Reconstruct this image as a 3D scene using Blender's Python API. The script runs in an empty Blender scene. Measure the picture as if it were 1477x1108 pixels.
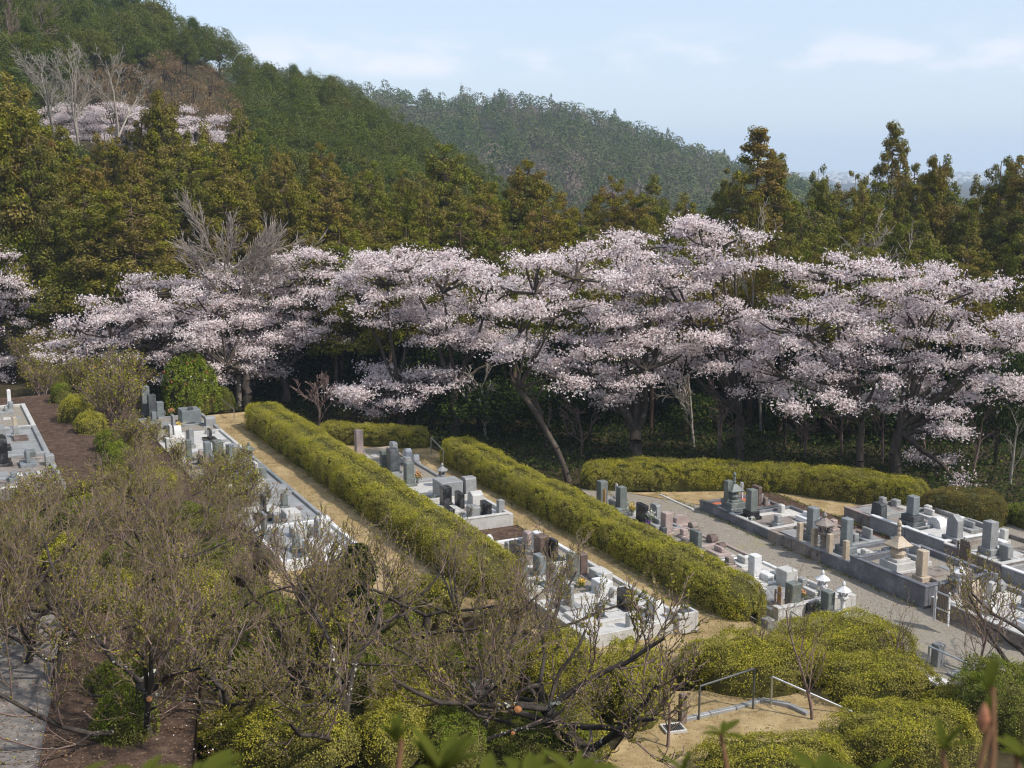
import bpy, bmesh, math, random
import numpy as np
from mathutils import Vector, Matrix

# ------------------------------------------------------------------ camera
sc = bpy.context.scene
PW, PH = 1477.0, 1108.0
FPX = 738.5 / math.tan(math.radians(22.5))
PITCH = math.radians(10.3)
CH = 15.0
cam_d = bpy.data.cameras.new('camera'); cam = bpy.data.objects.new('camera', cam_d)
sc.collection.objects.link(cam); sc.camera = cam
cam.location = (0, 0, CH); cam.rotation_euler = (math.radians(90) - PITCH, 0, 0)
cam_d.sensor_width = 36; cam_d.lens = 18 / math.tan(math.radians(22.5))
cam_d.clip_start = 0.05; cam_d.clip_end = 12000
cam_d.dof.use_dof = True; cam_d.dof.focus_distance = 38; cam_d.dof.aperture_fstop = 8.0

# ------------------------------------------------------------------ light
SUN_AZ = math.atan2(-0.50, 0.86)           # direction towards the sun in the xy plane
SUN_EL = math.radians(47)
sd = Vector((math.cos(SUN_AZ) * math.cos(SUN_EL), math.sin(SUN_AZ) * math.cos(SUN_EL), math.sin(SUN_EL)))
sl = bpy.data.lights.new('sun', 'SUN'); sl.energy = 3.3; sl.angle = math.radians(2.0); sl.color = (1.0, 0.95, 0.87)
so = bpy.data.objects.new('sun', sl); sc.collection.objects.link(so)
so.rotation_euler = sd.to_track_quat('Z', 'Y').to_euler(); so.location = (30, -20, 60)

w = bpy.data.worlds.new('World'); sc.world = w; w.use_nodes = True
nt = w.node_tree; N = nt.nodes; Lk = nt.links; N.clear()
out = N.new('ShaderNodeOutputWorld'); bg = N.new('ShaderNodeBackground'); sky = N.new('ShaderNodeTexSky')
sky.sky_type = 'NISHITA'; sky.sun_disc = False; sky.sun_elevation = SUN_EL
sky.sun_rotation = math.atan2(sd.x, sd.y); sky.altitude = 300
sky.air_density = 1.0; sky.dust_density = 0.9; sky.ozone_density = 1.6
bg.inputs['Strength'].default_value = 0.13
tc = N.new('ShaderNodeTexCoord'); sep = N.new('ShaderNodeSeparateXYZ'); Lk.new(tc.outputs['Generated'], sep.inputs[0])
mp = N.new('ShaderNodeMapping'); mp.inputs['Scale'].default_value = (9, 9, 24); Lk.new(tc.outputs['Generated'], mp.inputs[0])
nz = N.new('ShaderNodeTexNoise'); nz.inputs['Scale'].default_value = 1.3; nz.inputs['Detail'].default_value = 7; nz.inputs['Roughness'].default_value = 0.55
Lk.new(mp.outputs[0], nz.inputs['Vector'])
# clouds: a low band of thin pale cloud, 3 to 6 degrees above the horizon
b1 = N.new('ShaderNodeMapRange'); b1.interpolation_type = 'SMOOTHSTEP'
b1.inputs[1].default_value = 0.058; b1.inputs[2].default_value = 0.070; Lk.new(sep.outputs[2], b1.inputs[0])
b2 = N.new('ShaderNodeMapRange'); b2.interpolation_type = 'SMOOTHSTEP'
b2.inputs[1].default_value = 0.112; b2.inputs[2].default_value = 0.070; Lk.new(sep.outputs[2], b2.inputs[0])
bm_ = N.new('ShaderNodeMath'); bm_.operation = 'MULTIPLY'; Lk.new(b1.outputs[0], bm_.inputs[0]); Lk.new(b2.outputs[0], bm_.inputs[1])
cr = N.new('ShaderNodeMapRange'); cr.interpolation_type = 'SMOOTHSTEP'
cr.inputs[1].default_value = 0.44; cr.inputs[2].default_value = 0.66; Lk.new(nz.outputs[0], cr.inputs[0])
cm = N.new('ShaderNodeMath'); cm.operation = 'MULTIPLY'; Lk.new(bm_.outputs[0], cm.inputs[0]); Lk.new(cr.outputs[0], cm.inputs[1])
cm2 = N.new('ShaderNodeMath'); cm2.operation = 'MULTIPLY'; cm2.inputs[1].default_value = 0.5; Lk.new(cm.outputs[0], cm2.inputs[0])
# thin high veil that whitens the blue
veil = N.new('ShaderNodeMixRGB'); veil.inputs[0].default_value = 0.70; veil.inputs[2].default_value = (3.9, 4.5, 5.5, 1)
Lk.new(sky.outputs[0], veil.inputs[1])
mx = N.new('ShaderNodeMixRGB'); mx.inputs[2].default_value = (6.4, 6.0, 6.4, 1)
Lk.new(cm2.outputs[0], mx.inputs[0]); Lk.new(veil.outputs[0], mx.inputs[1])
Lk.new(mx.outputs[0], bg.inputs[0]); Lk.new(bg.outputs[0], out.inputs[0])

vs = sc.view_settings; vs.view_transform = 'Standard'; vs.look = 'None'; vs.gamma = 1; vs.exposure = 0.48
sc.cycles.filter_width = 1.15; sc.cycles.max_bounces = 6; sc.cycles.diffuse_bounces = 3; sc.cycles.transmission_bounces = 3
sc.cycles.volume_bounces = 1; sc.cycles.transparent_max_bounces = 4

# ------------------------------------------------------------------ helpers
COL = sc.collection
rng = random.Random(7); nr = np.random.default_rng(7)

def ray(px, py):
    a = (px - 738.5) / FPX; b = -(py - 554) / FPX
    return Vector((a, math.cos(PITCH) + b * math.sin(PITCH), -math.sin(PITCH) + b * math.cos(PITCH)))
def P(px, py, z=0.0):                       # the point of level z seen at a photo pixel
    d = ray(px, py); t = (z - CH) / d.z
    return Vector((d.x * t, d.y * t, z))
def PD(px, py, y):                          # the point at distance y seen at a photo pixel
    d = ray(px, py); t = y / d.y
    return Vector((d.x * t, y, CH + d.z * t))
def ppm(pt):                                # photo pixels per metre at a point
    dep = pt[1] * math.cos(PITCH) - (pt[2] - CH) * math.sin(PITCH)
    return FPX / dep
ANG = math.radians(-64.0)
Dv = Vector((math.cos(ANG), math.sin(ANG), 0)); Nv = Vector((-Dv.y, Dv.x, 0))
def UV(u, v, z=0.0): return Vector((0, 50, 0)) + Dv * u + Nv * v + Vector((0, 0, z))
def toUV(p): q = Vector((p[0], p[1] - 50, 0)); return q.dot(Dv), q.dot(Nv)

def tag(o, label=None, cat=None, group=None, kind=None):
    if label: o['label'] = label
    if cat: o['category'] = cat
    if group: o['group'] = group
    if kind: o['kind'] = kind
    return o
def thing(name, label, cat, loc=(0, 0, 0), rz=0.0, group=None):
    o = bpy.data.objects.new(name, None); o.empty_display_size = 0.2
    COL.objects.link(o); o.location = loc; o.rotation_euler = (0, 0, rz)
    return tag(o, label, cat, group)
def link_mesh(name, me, parent=None):
    o = bpy.data.objects.new(name, me); COL.objects.link(o)
    if parent: o.parent = parent
    return o
def np_mesh(name, V, F, mats, midx=None, smooth=False, k=None):
    V = np.asarray(V, dtype=np.float32).reshape(-1, 3); F = np.asarray(F, dtype=np.int32)
    k = F.shape[1]; me = bpy.data.meshes.new(name)
    me.vertices.add(len(V)); me.vertices.foreach_set('co', V.ravel())
    me.loops.add(F.size); me.loops.foreach_set('vertex_index', F.ravel())
    me.polygons.add(len(F)); me.polygons.foreach_set('loop_start', np.arange(0, F.size, k, dtype=np.int32))
    me.polygons.foreach_set('loop_total', np.full(len(F), k, dtype=np.int32))
    for m in (mats if isinstance(mats, (list, tuple)) else [mats]): me.materials.append(m)
    if midx is not None: me.polygons.foreach_set('material_index', np.asarray(midx, dtype=np.int32))
    if smooth: me.polygons.foreach_set('use_smooth', np.ones(len(F), dtype=bool))
    me.update(calc_edges=True); me.validate()
    return me
def unit(a): return a / np.maximum(np.linalg.norm(a, axis=1, keepdims=True), 1e-9)

def leaves(C, Ax, L, W, g=None, nrm=None, loose=.5):   # one diamond leaf per row of C; nrm: the way the blade faces
    g = g or nr; n = len(C)
    if nrm is not None:
        nrm = unit(unit(nrm) + g.normal(size=(n, 3)) * loose); Ax = np.cross(nrm, g.normal(size=(n, 3)) + Ax * .0); Ax = unit(Ax); S = np.cross(nrm, Ax)
    else:
        Ax = unit(Ax); S = unit(np.cross(Ax, g.normal(size=(n, 3))))
    L = np.broadcast_to(np.asarray(L, float), (n,))[:, None]; W = np.broadcast_to(np.asarray(W, float), (n,))[:, None]
    V = np.stack([C - Ax * L / 2, C + S * W / 2 + Ax * L * .05, C + Ax * L / 2, C - S * W / 2 + Ax * L * .05], axis=1).reshape(-1, 3)
    return V, np.arange(4 * n).reshape(n, 4)
def tubes(segs, sides=4):                   # segs: rows p0 p1 r0 r1
    A = np.array([[*s[0], *s[1], s[2], s[3]] for s in segs], dtype=float)
    p0, p1, r0, r1 = A[:, :3], A[:, 3:6], A[:, 6:7], A[:, 7:8]
    d = unit(p1 - p0); ref = np.tile([0.13, 0.27, 0.95], (len(A), 1)); ref[np.abs(d[:, 2]) > .93] = [1, 0, 0]
    a = unit(np.cross(d, ref)); b = np.cross(d, a); V = []
    for p, r in ((p0, r0), (p1, r1)):
        for i in range(sides):
            t = 2 * math.pi * i / sides; V.append(p + r * (a * math.cos(t) + b * math.sin(t)))
    V = np.stack(V, axis=1).reshape(-1, 3); base = np.arange(len(A))[:, None] * 2 * sides
    F = np.concatenate([base + np.array([[i, (i + 1) % sides, sides + (i + 1) % sides, sides + i]]) for i in range(sides)])
    return V, F
def join_vf(*parts):
    V = []; F = []; M = []; o = 0
    for i, (v, f) in enumerate(parts):
        V.append(v); F.append(f + o); M.append(np.full(len(f), i)); o += len(v)
    return np.concatenate(V), np.concatenate(F), np.concatenate(M)
def mix(a, b, t): return tuple(a[i] * (1 - t) + b[i] * t for i in range(3))

# ------------------------------------------------------------------ materials
def base_mat(name):
    m = bpy.data.materials.new(name); m.use_nodes = True; nt = m.node_tree; nt.nodes.clear()
    return m, nt, nt.nodes.new('ShaderNodeOutputMaterial')
def ramp(nt, src, stops):
    r = nt.nodes.new('ShaderNodeValToRGB'); e = r.color_ramp.elements
    while len(e) > 1: e.remove(e[-1])
    e[0].position = stops[0][0]; e[0].color = (*stops[0][1], 1)
    for p, c in stops[1:]:
        x = e.new(p); x.color = (*c, 1)
    nt.links.new(src, r.inputs[0]); return r.outputs[0]
def noise(nt, scale, detail=3, rough=.5, coord='Object', stretch=None):
    t = nt.nodes.new('ShaderNodeTexCoord'); n = nt.nodes.new('ShaderNodeTexNoise')
    n.inputs['Scale'].default_value = scale; n.inputs['Detail'].default_value = detail; n.inputs['Roughness'].default_value = rough
    s = t.outputs[coord]
    if stretch:
        m = nt.nodes.new('ShaderNodeMapping'); m.inputs['Scale'].default_value = stretch; nt.links.new(s, m.inputs[0]); s = m.outputs[0]
    nt.links.new(s, n.inputs['Vector']); return n.outputs[0]
def mixc(nt, fac, a, b, mode='MIX'):
    m = nt.nodes.new('ShaderNodeMixRGB'); m.blend_type = mode
    for i, x in ((0, fac), (1, a), (2, b)):
        if isinstance(x, (int, float)): m.inputs[i].default_value = x
        elif isinstance(x, tuple): m.inputs[i].default_value = (*x, 1)
        else: nt.links.new(x, m.inputs[i])
    return m.outputs[0]

def leaf_mat(name, stops, clump=None, cs=0.6, obj=None, transl=.25, camt=0.35):
    """stops: ramp over a random value per leaf; clump: second colour mixed by soft noise; obj: colour mixed by per-object random"""
    m, nt, out = base_mat(name)
    g = nt.nodes.new('ShaderNodeNewGeometry')
    c = ramp(nt, g.outputs['Random Per Island'], stops)
    if clump:
        n = noise(nt, cs, 3, .6, 'Object')
        r = ramp(nt, n, [(.40, (0, 0, 0)), (.62, (1, 1, 1))])
        cl = ramp(nt, g.outputs['Random Per Island'], [(0, mix(clump, (0, 0, 0), .3)), (1, mix(clump, (1, 1, 1), .06))])
        c = mixc(nt, r, c, cl)
    if obj:
        oi = nt.nodes.new('ShaderNodeObjectInfo')
        if isinstance(obj[0], tuple):
            oc = ramp(nt, oi.outputs['Random'], [(i / max(1, len(obj) - 1), o) for i, o in enumerate(obj)])
            c = mixc(nt, 1.0, c, oc, 'MULTIPLY')
    d = nt.nodes.new('ShaderNodeBsdfDiffuse'); t = nt.nodes.new('ShaderNodeBsdfTranslucent'); x = nt.nodes.new('ShaderNodeMixShader')
    nt.links.new(c, d.inputs[0]); nt.links.new(c, t.inputs[0]); x.inputs[0].default_value = transl
    nt.links.new(d.outputs[0], x.inputs[1]); nt.links.new(t.outputs[0], x.inputs[2]); nt.links.new(x.outputs[0], out.inputs[0])
    return m
def rough_mat(name, stops, scale=3, detail=5, rough=.9, bump=.3, bscale=None, spec=.3, speck=None, stretch=None, stain=None, metal=0, coord='Object'):
    m, nt, out = base_mat(name)
    n = noise(nt, scale, detail, .62, coord, stretch); c = ramp(nt, n, stops)
    if speck:
        n2 = noise(nt, speck[0], 2, .6, coord); c = mixc(nt, ramp(nt, n2, [(speck[2], (0, 0, 0)), (speck[2] + .06, (1, 1, 1))]), c, speck[1])
    if stain:
        n3 = noise(nt, stain[0], 5, .7, coord); c = mixc(nt, ramp(nt, n3, [(stain[2], (0, 0, 0)), (stain[2] + .14, (1, 1, 1))]), c, stain[1])
    b = nt.nodes.new('ShaderNodeBsdfPrincipled'); nt.links.new(c, b.inputs['Base Color']); b.inputs['Roughness'].default_value = rough
    b.inputs['Specular IOR Level'].default_value = spec; b.inputs['Metallic'].default_value = metal
    if bump:
        bn = nt.nodes.new('ShaderNodeBump'); bn.inputs['Strength'].default_value = bump; bn.inputs['Distance'].default_value = .05
        nt.links.new(noise(nt, bscale or scale * 4, 4, .6, coord, stretch), bn.inputs['Height']); nt.links.new(bn.outputs[0], b.inputs['Normal'])
    nt.links.new(b.outputs[0], out.inputs[0]); return m

M = {}
M['cedar'] = leaf_mat('cedar_foliage', [(0, (.070, .082, .010)), (.6, (.165, .165, .018)), (1, (.27, .24, .030))], clump=(.215, .150, .026), cs=.42,
                      obj=[(.75, .85, .9), (1.0, 1.05, 1.0), (1.1, .95, .9), (.85, 1.02, .9), (1.1, 1.15, 1.0), (1.1, .94, .95), (.9, 1.0, 1.0)], transl=.2)
M['cedar_bright'] = leaf_mat('cedar_bright_foliage', [(0, (.08, .09, .012)), (1, (.20, .18, .02))], clump=(.16, .12, .02), cs=.5, transl=.2)
M['broad'] = leaf_mat('evergreen_foliage', [(0, (.050, .066, .012)), (.7, (.112, .130, .022)), (1, (.20, .21, .036))], clump=(.135, .138, .028), cs=.35,
                      obj=[(.6, .75, .9), (1.0, 1.0, .8), (1.1, 1.0, .8), (.75, .95, .9), (1.1, 1.2, .8), (.85, .9, .8), (1.2, 1.15, .9)], transl=.25)
M['far'] = leaf_mat('far_forest_foliage', [(0, (.055, .080, .018)), (.6, (.078, .108, .026)), (1, (.115, .145, .035))], clump=(.125, .125, .045), cs=.028, transl=.2)
M['far_pink'] = leaf_mat('far_bare_crowns', [(0, (.15, .115, .085)), (1, (.23, .18, .14))], transl=.2)
M['far_yellow'] = leaf_mat('far_yellow_crowns', [(0, (.11, .12, .03)), (1, (.22, .21, .06))], transl=.2)
M['strawblade'] = leaf_mat('straw_blade', [(0, (.28, .20, .09)), (.8, (.52, .41, .22)), (1, (.22, .24, .06))], transl=.3)
M['litter'] = leaf_mat('leaf_litter', [(0, (.14, .08, .04)), (.9, (.28, .17, .09)), (.94, (.75, .62, .6)), (1, (.85, .76, .75))], transl=.1)
M['weed'] = leaf_mat('weed_blade', [(0, (.10, .13, .03)), (.6, (.22, .22, .05)), (1, (.42, .34, .16))], transl=.3)
M['scar'] = rough_mat('cut_wood_scar', [(.3, (.38, .15, .06)), (.7, (.52, .26, .12))], 30, bump=0, spec=.1)
M['lichen'] = leaf_mat('lichen', [(0, (.34, .36, .28)), (1, (.60, .60, .50))], transl=.05)
M['russet'] = leaf_mat('russet_foliage', [(0, (.12, .08, .045)), (.6, (.24, .16, .085)), (1, (.33, .235, .13))], transl=.25)
M['blossom'] = leaf_mat('cherry_blossom', [(0, (.36, .22, .18)), (.07, (.74, .58, .57)), (.4, (.88, .77, .765)), (1, (.95, .89, .88))], transl=.35)
M['hedge'] = leaf_mat('azalea_hedge_leaf', [(0, (.17, .19, .020)), (.5, (.37, .345, .036)), (.85, (.50, .44, .055)), (1, (.55, .42, .11))], clump=(.33, .29, .045), cs=.9, transl=.25)
M['hedge_green'] = leaf_mat('green_shrub_leaf', [(0, (.07, .12, .014)), (.6, (.17, .215, .025)), (1, (.33, .33, .045))], clump=(.22, .21, .035), cs=1.4, transl=.25)
M['hedge_brown'] = leaf_mat('bronzed_hedge_leaf', [(0, (.12, .10, .025)), (.6, (.22, .16, .045)), (1, (.32, .25, .06))], clump=(.12, .12, .03), cs=1.1, transl=.25)
M['glossy'] = leaf_mat('camellia_leaf', [(0, (.07, .11, .014)), (.6, (.17, .22, .025)), (.95, (.30, .32, .045)), (1, (.40, .16, .06))], transl=.15)
M['under'] = leaf_mat('shade_toned_understory_leaf', [(0, (.018, .032, .010)), (.7, (.036, .055, .014)), (1, (.13, .15, .035))], transl=.2)  # leaf colour darkened: it carries the deep shade under the trees
M['sprout'] = leaf_mat('young_leaf', [(0, (.13, .14, .02)), (.5, (.25, .235, .035)), (.9, (.36, .32, .05)), (1, (.42, .24, .08))], transl=.3)
M['deadleaf'] = leaf_mat('dry_leaf', [(0, (.35, .12, .04)), (1, (.55, .22, .08))], transl=.3)
M['rhodo'] = leaf_mat('rhododendron_leaf', [(0, (.028, .052, .012)), (.5, (.075, .095, .017)), (1, (.20, .17, .03))], transl=.35)
M['core'] = rough_mat('hedge_dark_core', [(.3, (.05, .048, .016)), (.7, (.10, .09, .028))], 6, rough=1, bump=0, spec=0)  # dark inner shell colour, stands for the shade between the leaves
M['bark'] = rough_mat('cherry_bark', [(.3, (.05, .04, .032)), (.6, (.10, .08, .064)), (.8, (.17, .145, .12))], 5, rough=.95, bump=.5, spec=.1, stretch=(1, 1, .35), stain=(2.2, (.25, .27, .22), .62))
M['bark_dark'] = rough_mat('dark_bark', [(.3, (.035, .028, .024)), (.7, (.095, .078, .065))], 6, rough=.95, bump=.6, spec=.1, stain=(3.0, (.23, .24, .20), .68))
M['twig'] = rough_mat('twig_bark', [(.3, (.12, .082, .070)), (.7, (.29, .205, .175))], 3, rough=.95, bump=0, spec=.1)
M['bare_fan'] = rough_mat('grey_fan_bark', [(.3, (.24, .20, .17)), (.7, (.40, .34, .29))], 3, rough=.95, bump=0, spec=.1)
M['cedar_bark'] = rough_mat('cedar_bark', [(.3, (.07, .045, .03)), (.7, (.16, .11, .08))], 4, rough=.95, bump=.4, spec=.05, stretch=(2, 2, .2))
M['pale_bark'] = rough_mat('pale_bark', [(.3, (.22, .19, .155)), (.7, (.36, .32, .27))], 3, rough=.95, bump=0, spec=.1)
M['floor'] = rough_mat('forest_floor', [(.3, (.035, .028, .015)), (.55, (.060, .048, .026)), (.75, (.095, .075, .040))], .8, 8, bump=.6, bscale=6, spec=.05)  # darkened so the forest shade sits in the floor colour
M['straw'] = rough_mat('dry_grass', [(.25, (.22, .15, .07)), (.5, (.37, .27, .14)), (.7, (.47, .36, .20))], 1.6, 9, bump=.8, bscale=22, spec=.05, stain=(.9, (.24, .20, .07), .58), speck=(9, (.22, .15, .08), .60))
M['gravel'] = rough_mat('lane_gravel', [(.25, (.15, .13, .10)), (.5, (.28, .245, .20)), (.75, (.44, .39, .32))], 22, 8, bump=.5, bscale=70, spec=.1, stain=(.5, (.29, .255, .13), .56), speck=(40, (.12, .10, .085), .60))
M['soil'] = rough_mat('brown_soil', [(.3, (.05, .032, .023)), (.55, (.095, .062, .045)), (.75, (.16, .11, .078))], 3, 9, bump=.8, bscale=16, spec=.05, speck=(12, (.25, .17, .11), .63))
M['concrete'] = rough_mat('old_shade_toned_concrete', [(.3, (.15, .13, .115)), (.7, (.28, .25, .22))], 2.5, 9, bump=.6, bscale=20, spec=.1, speck=(12, (.12, .10, .09), .62))  # darkened: the foreground shade is put into the colour
def stone(name, c, speck=.08, rough=.55, stain=None, bump=.12):
    return rough_mat(name, [(.3, mix(c, (0, 0, 0), .22)), (.5, c), (.7, mix(c, (1, 1, 1), .12))], 2.2, 6, rough=rough, bump=bump, bscale=14,
                     spec=.4, speck=(38, mix(c, (0, 0, 0), .45), .57), stain=stain)
M['s_pale'] = stone('pale_granite', (.50, .48, .45), rough=.6, stain=(1.5, (.27, .26, .23), .60))
M['s_white'] = stone('white_granite', (.68, .67, .66), rough=.6, stain=(1.2, (.42, .41, .37), .63))
M['s_grey'] = stone('grey_granite', (.27, .27, .265), rough=.45, stain=(1.4, (.17, .165, .15), .60))
M['s_blue'] = stone('blue_grey_granite', (.19, .21, .215), rough=.4, stain=(1.5, (.11, .115, .11), .60))
M['s_dark'] = stone('dark_granite', (.075, .08, .085), rough=.3)
M['s_black'] = stone('black_granite', (.020, .020, .022), rough=.18, bump=.02)
M['s_green'] = stone('green_grey_stone', (.145, .16, .145), rough=.5, stain=(1.6, (.10, .11, .085), .58))
M['s_pink'] = stone('pinkish_granite', (.38, .29, .26), rough=.6, stain=(1.5, (.22, .17, .14), .58))
M['s_sand'] = stone('sand_coloured_stone', (.46, .37, .27), rough=.7, stain=(1.5, (.26, .21, .16), .58))
M['s_worn'] = stone('weathered_stone', (.26, .215, .185), rough=.85, stain=(1.2, (.10, .08, .07), .50), bump=.5)
M['s_brown'] = stone('brown_granite', (.13, .085, .07), rough=.35)
M['s_rail'] = stone('shade_toned_kerb_granite', (.14, .14, .155), rough=.55, stain=(1.2, (.15, .15, .15), .62))  # shade of the kerb faces put into the colour, below paler copings
M['red'] = rough_mat('red_ground_cover', [(.3, (.33, .085, .04)), (.7, (.52, .17, .09))], 6, bump=.3, spec=.1)
M['whitegravel'] = rough_mat('white_gravel', [(.3, (.42, .39, .35)), (.7, (.72, .68, .62))], 16, 4, bump=.8, bscale=30, spec=.1)
M['wood'] = rough_mat('grey_wood', [(.3, (.14, .105, .08)), (.7, (.25, .20, .16))], 8, bump=.2, spec=.1, stretch=(3, 3, .3))
M['neww'] = rough_mat('orange_wood', [(.3, (.42, .21, .07)), (.7, (.60, .34, .14))], 6, bump=.1, spec=.1, stretch=(3, 3, .3))
M['steel'] = rough_mat('brushed_steel', [(.3, (.50, .51, .52)), (.7, (.62, .63, .64))], 5, rough=.32, bump=0, spec=.5, metal=.85)
M['darksteel'] = rough_mat('dull_steel', [(.3, (.08, .085, .08)), (.7, (.14, .14, .13))], 5, rough=.55, bump=0, spec=.4, metal=.3)
M['f_yellow'] = leaf_mat('yellow_flower', [(0, (.75, .45, .05)), (1, (.85, .70, .25))]); M['f_white'] = leaf_mat('white_flower', [(0, (.7, .66, .6)), (1, (.85, .82, .8))])
M['f_orange'] = leaf_mat('orange_flower', [(0, (.7, .28, .08)), (1, (.8, .6, .4))]); M['f_purple'] = leaf_mat('purple_flower', [(0, (.09, .03, .16)), (1, (.3, .15, .4))])
M['f_red'] = leaf_mat('red_flower', [(0, (.55, .10, .08)), (1, (.65, .25, .2))]); M['f_stem'] = leaf_mat('flower_leaf', [(0, (.06, .11, .02)), (1, (.14, .2, .05))])
M['city'] = rough_mat('town_walls', [(.35, (.22, .22, .21)), (.6, (.52, .50, .48))], .02, 2, bump=0, spec=.1)

# ------------------------------------------------------------------ terrain
CREST1 = np.array([(-600, -260), (-200, -160), (0, -90), (100, -50), (220, -2), (300, 30), (345, 66), (400, 90), (480, 106), (520, 128), (560, 150), (600, 172), (640, 196), (700, 240), (760, 300), (820, 360), (1000, 420), (2200, 430)], float)
CREST2 = np.array([(-600, 60), (300, 92), (400, 100), (500, 118), (560, 124), (600, 134), (650, 136), (690, 130), (740, 134), (800, 144), (860, 160), (930, 182), (1000, 208), (1060, 226), (1130, 246), (1200, 268), (1300, 310), (1500, 360), (2200, 400)], float)
PXT = np.array([(-60, 90), (10, 112), (50, 175), (110, 195), (180, 190), (230, 150), (300, 200), (350, 195), (400, 192), (480, 232), (560, 250), (640, 222), (700, 242), (780, 248), (820, 285), (860, 262), (900, 256), (960, 262), (1010, 282), (1050, 246), (1095, 232), (1140, 240), (1210, 243), (1290, 234), (1350, 236), (1400, 248), (1440, 234), (1477, 228), (1560, 222)], float)
def sst(a, b, x):
    t = np.clip((x - a) / (b - a), 0, 1); return t * t * (3 - 2 * t)
def el(py): return np.arctan((554 - py) / FPX) - PITCH
def Z(x, y):
    x = np.asarray(x, float); y = np.asarray(y, float)
    r = np.hypot(x, y); az = np.clip(np.arctan2(x, np.where(np.abs(y) < 1e-6, 1e-6, y)), -.9, .9)
    px = 738.5 + FPX * np.tan(az) / math.cos(PITCH)
    left = 3.0 * sst(-3, -9, x) * sst(41, 34, y)
    slope = np.clip((28 - y) * .47, 0, 13.3)
    near = np.maximum(left, slope)
    near = np.where(near > 0, near, 0) + 1.6 * sst(-12, -24, x) * sst(60, 72, y) - 1.6 * sst(-2, 14, x) * sst(62, 84, y)
    r = np.where(y < 0, np.minimum(r, 80), r)
    z1 = 15 + 212 * np.tan(el(np.interp(px, CREST1[:, 0], CREST1[:, 1]))) - 7.0
    z2 = 15 + 620 * np.tan(el(np.interp(px, CREST2[:, 0], CREST2[:, 1]))) - 6.5
    t = np.clip((r - 95) / (212 - 95), 0, 1)
    h1 = near + (z1 - near) * t
    f1 = np.maximum(z1 - (r - 212) * .4, -14)
    t2 = np.clip((r - 360) / (620 - 360), 0, 1)
    h2 = -14 + (z2 + 14) * (t2 ** .85)
    f2 = np.maximum(z2 - (r - 620) * .3, -35)
    out = np.where(r < 212, h1, np.where(r < 620, np.maximum(f1, h2), f2))
    return out
def gz(x, y): return float(Z(x, y))

rad = np.concatenate([np.arange(0.5, 100, 1.0), np.arange(100, 230, 3.5), np.arange(230, 700, 11), np.geomspace(710, 4800, 22)])
azs = np.radians(np.concatenate([np.arange(-180, -36, 6), np.arange(-36, 36, .8), np.arange(36, 180, 6)]))
RR, AA = np.meshgrid(rad, azs, indexing='ij'); XX, YY = RR * np.sin(AA), RR * np.cos(AA); ZZ = Z(XX, YY)
ZZ += .06 * np.sin(XX * 1.3) * np.cos(YY * 1.1) * (RR < 200) * (RR > 60); ZZ -= .16 * ((RR > 26) & (RR < 60))
nR, nA = RR.shape
idx = np.arange(nR * nA).reshape(nR, nA)
Fq = np.stack([idx[:-1, :], np.roll(idx, -1, 1)[:-1, :], np.roll(idx, -1, 1)[1:, :], idx[1:, :]], -1).reshape(-1, 4)
tag(link_mesh('ground', np_mesh('ground', np.stack([XX, YY, ZZ], -1), Fq, M['floor'], smooth=True)), kind='structure')

def slab(name, quad, z0, z1, mat, sub=40, amp=.02):      # a terrace: a gridded top over straight sides
    A, B, C_, D_ = [Vector(q) for q in quad]; n = sub; V = []; F = []
    for i in range(n + 1):
        for j in range(n + 1):
            s, t = i / n, j / n
            p = A.lerp(B, s).lerp(D_.lerp(C_, s), t); e = (0 if i in (0, n) or j in (0, n) else amp)
            V.append((p.x, p.y, z1 + e * math.sin(p.x * 2.1 + p.y) * math.cos(p.y * 1.7 - p.x * .6) + e * .5 * rng.uniform(-1, 1)))
    for i in range(n):
        for j in range(n):
            a = i * (n + 1) + j; F.append((a, a + n + 1, a + n + 2, a + 1))
    ring = [i * (n + 1) for i in range(n + 1)] + [n * (n + 1) + j for j in range(1, n + 1)] + [i * (n + 1) + n for i in range(n - 1, -1, -1)] + [j for j in range(n - 1, 0, -1)]
    o = len(V)
    for r_ in ring: V.append((V[r_][0], V[r_][1], z0))
    for i in range(len(ring)):
        k = (i + 1) % len(ring); F.append((ring[i], ring[k], o + k, o + i))
    return tag(link_mesh(name, np_mesh(name, V, F, mat)), kind='structure')
def uvq(u0, u1, v0, v1): return [UV(u0, v0), UV(u1, v0), UV(u1, v1), UV(u0, v1)]
Z1, Z2, Z3 = .4, 1.0, 2.5
slab('terrace', uvq(-15, 16.2, -5.2, 1.5), -.5, Z1, M['straw'])
slab('terrace', uvq(-23, 11.5, -12.4, -5.25), -.5, Z2, M['straw'])
slab('terrace', uvq(-25, 8, -30, -12.45), -.5, Z3, M['soil'])
slab('gravel_lane', [P(835, 705), P(1200, 985), P(1700, 1000), P(1500, 760)], -.3, .03, M['gravel'], 50, .012)
slab('grass_verge', [P(905, 712), P(1190, 760), P(1500, 800), P(1200, 708)], -.2, .045, M['straw'], 30, .012)
slab('bare_soil', [UV(-3, 11.75), UV(12, 11.55), UV(12, 12.7), UV(-3, 12.8)], -.2, .055, M['soil'], 24, .012)
slab('path', [P(860, 1120), P(950, 1000), P(1200, 995), P(1290, 1120)], -.2, .05, M['straw'], 20, .012)
slab('road', [Vector((-12.6, 22, 0)), Vector((-9.2, 22, 0)), Vector((-11.9, 31.5, 0)), Vector((-16.5, 31.5, 0))], 2.4, 3.06, M['concrete'], 24, .01)
slab('bare_soil', [Vector((-9.25, 22, 0)), Vector((-6.2, 22, 0)), Vector((-8.2, 31.5, 0)), Vector((-11.95, 31.5, 0))], 2.4, 3.04, M['soil'], 20, .02)

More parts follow.
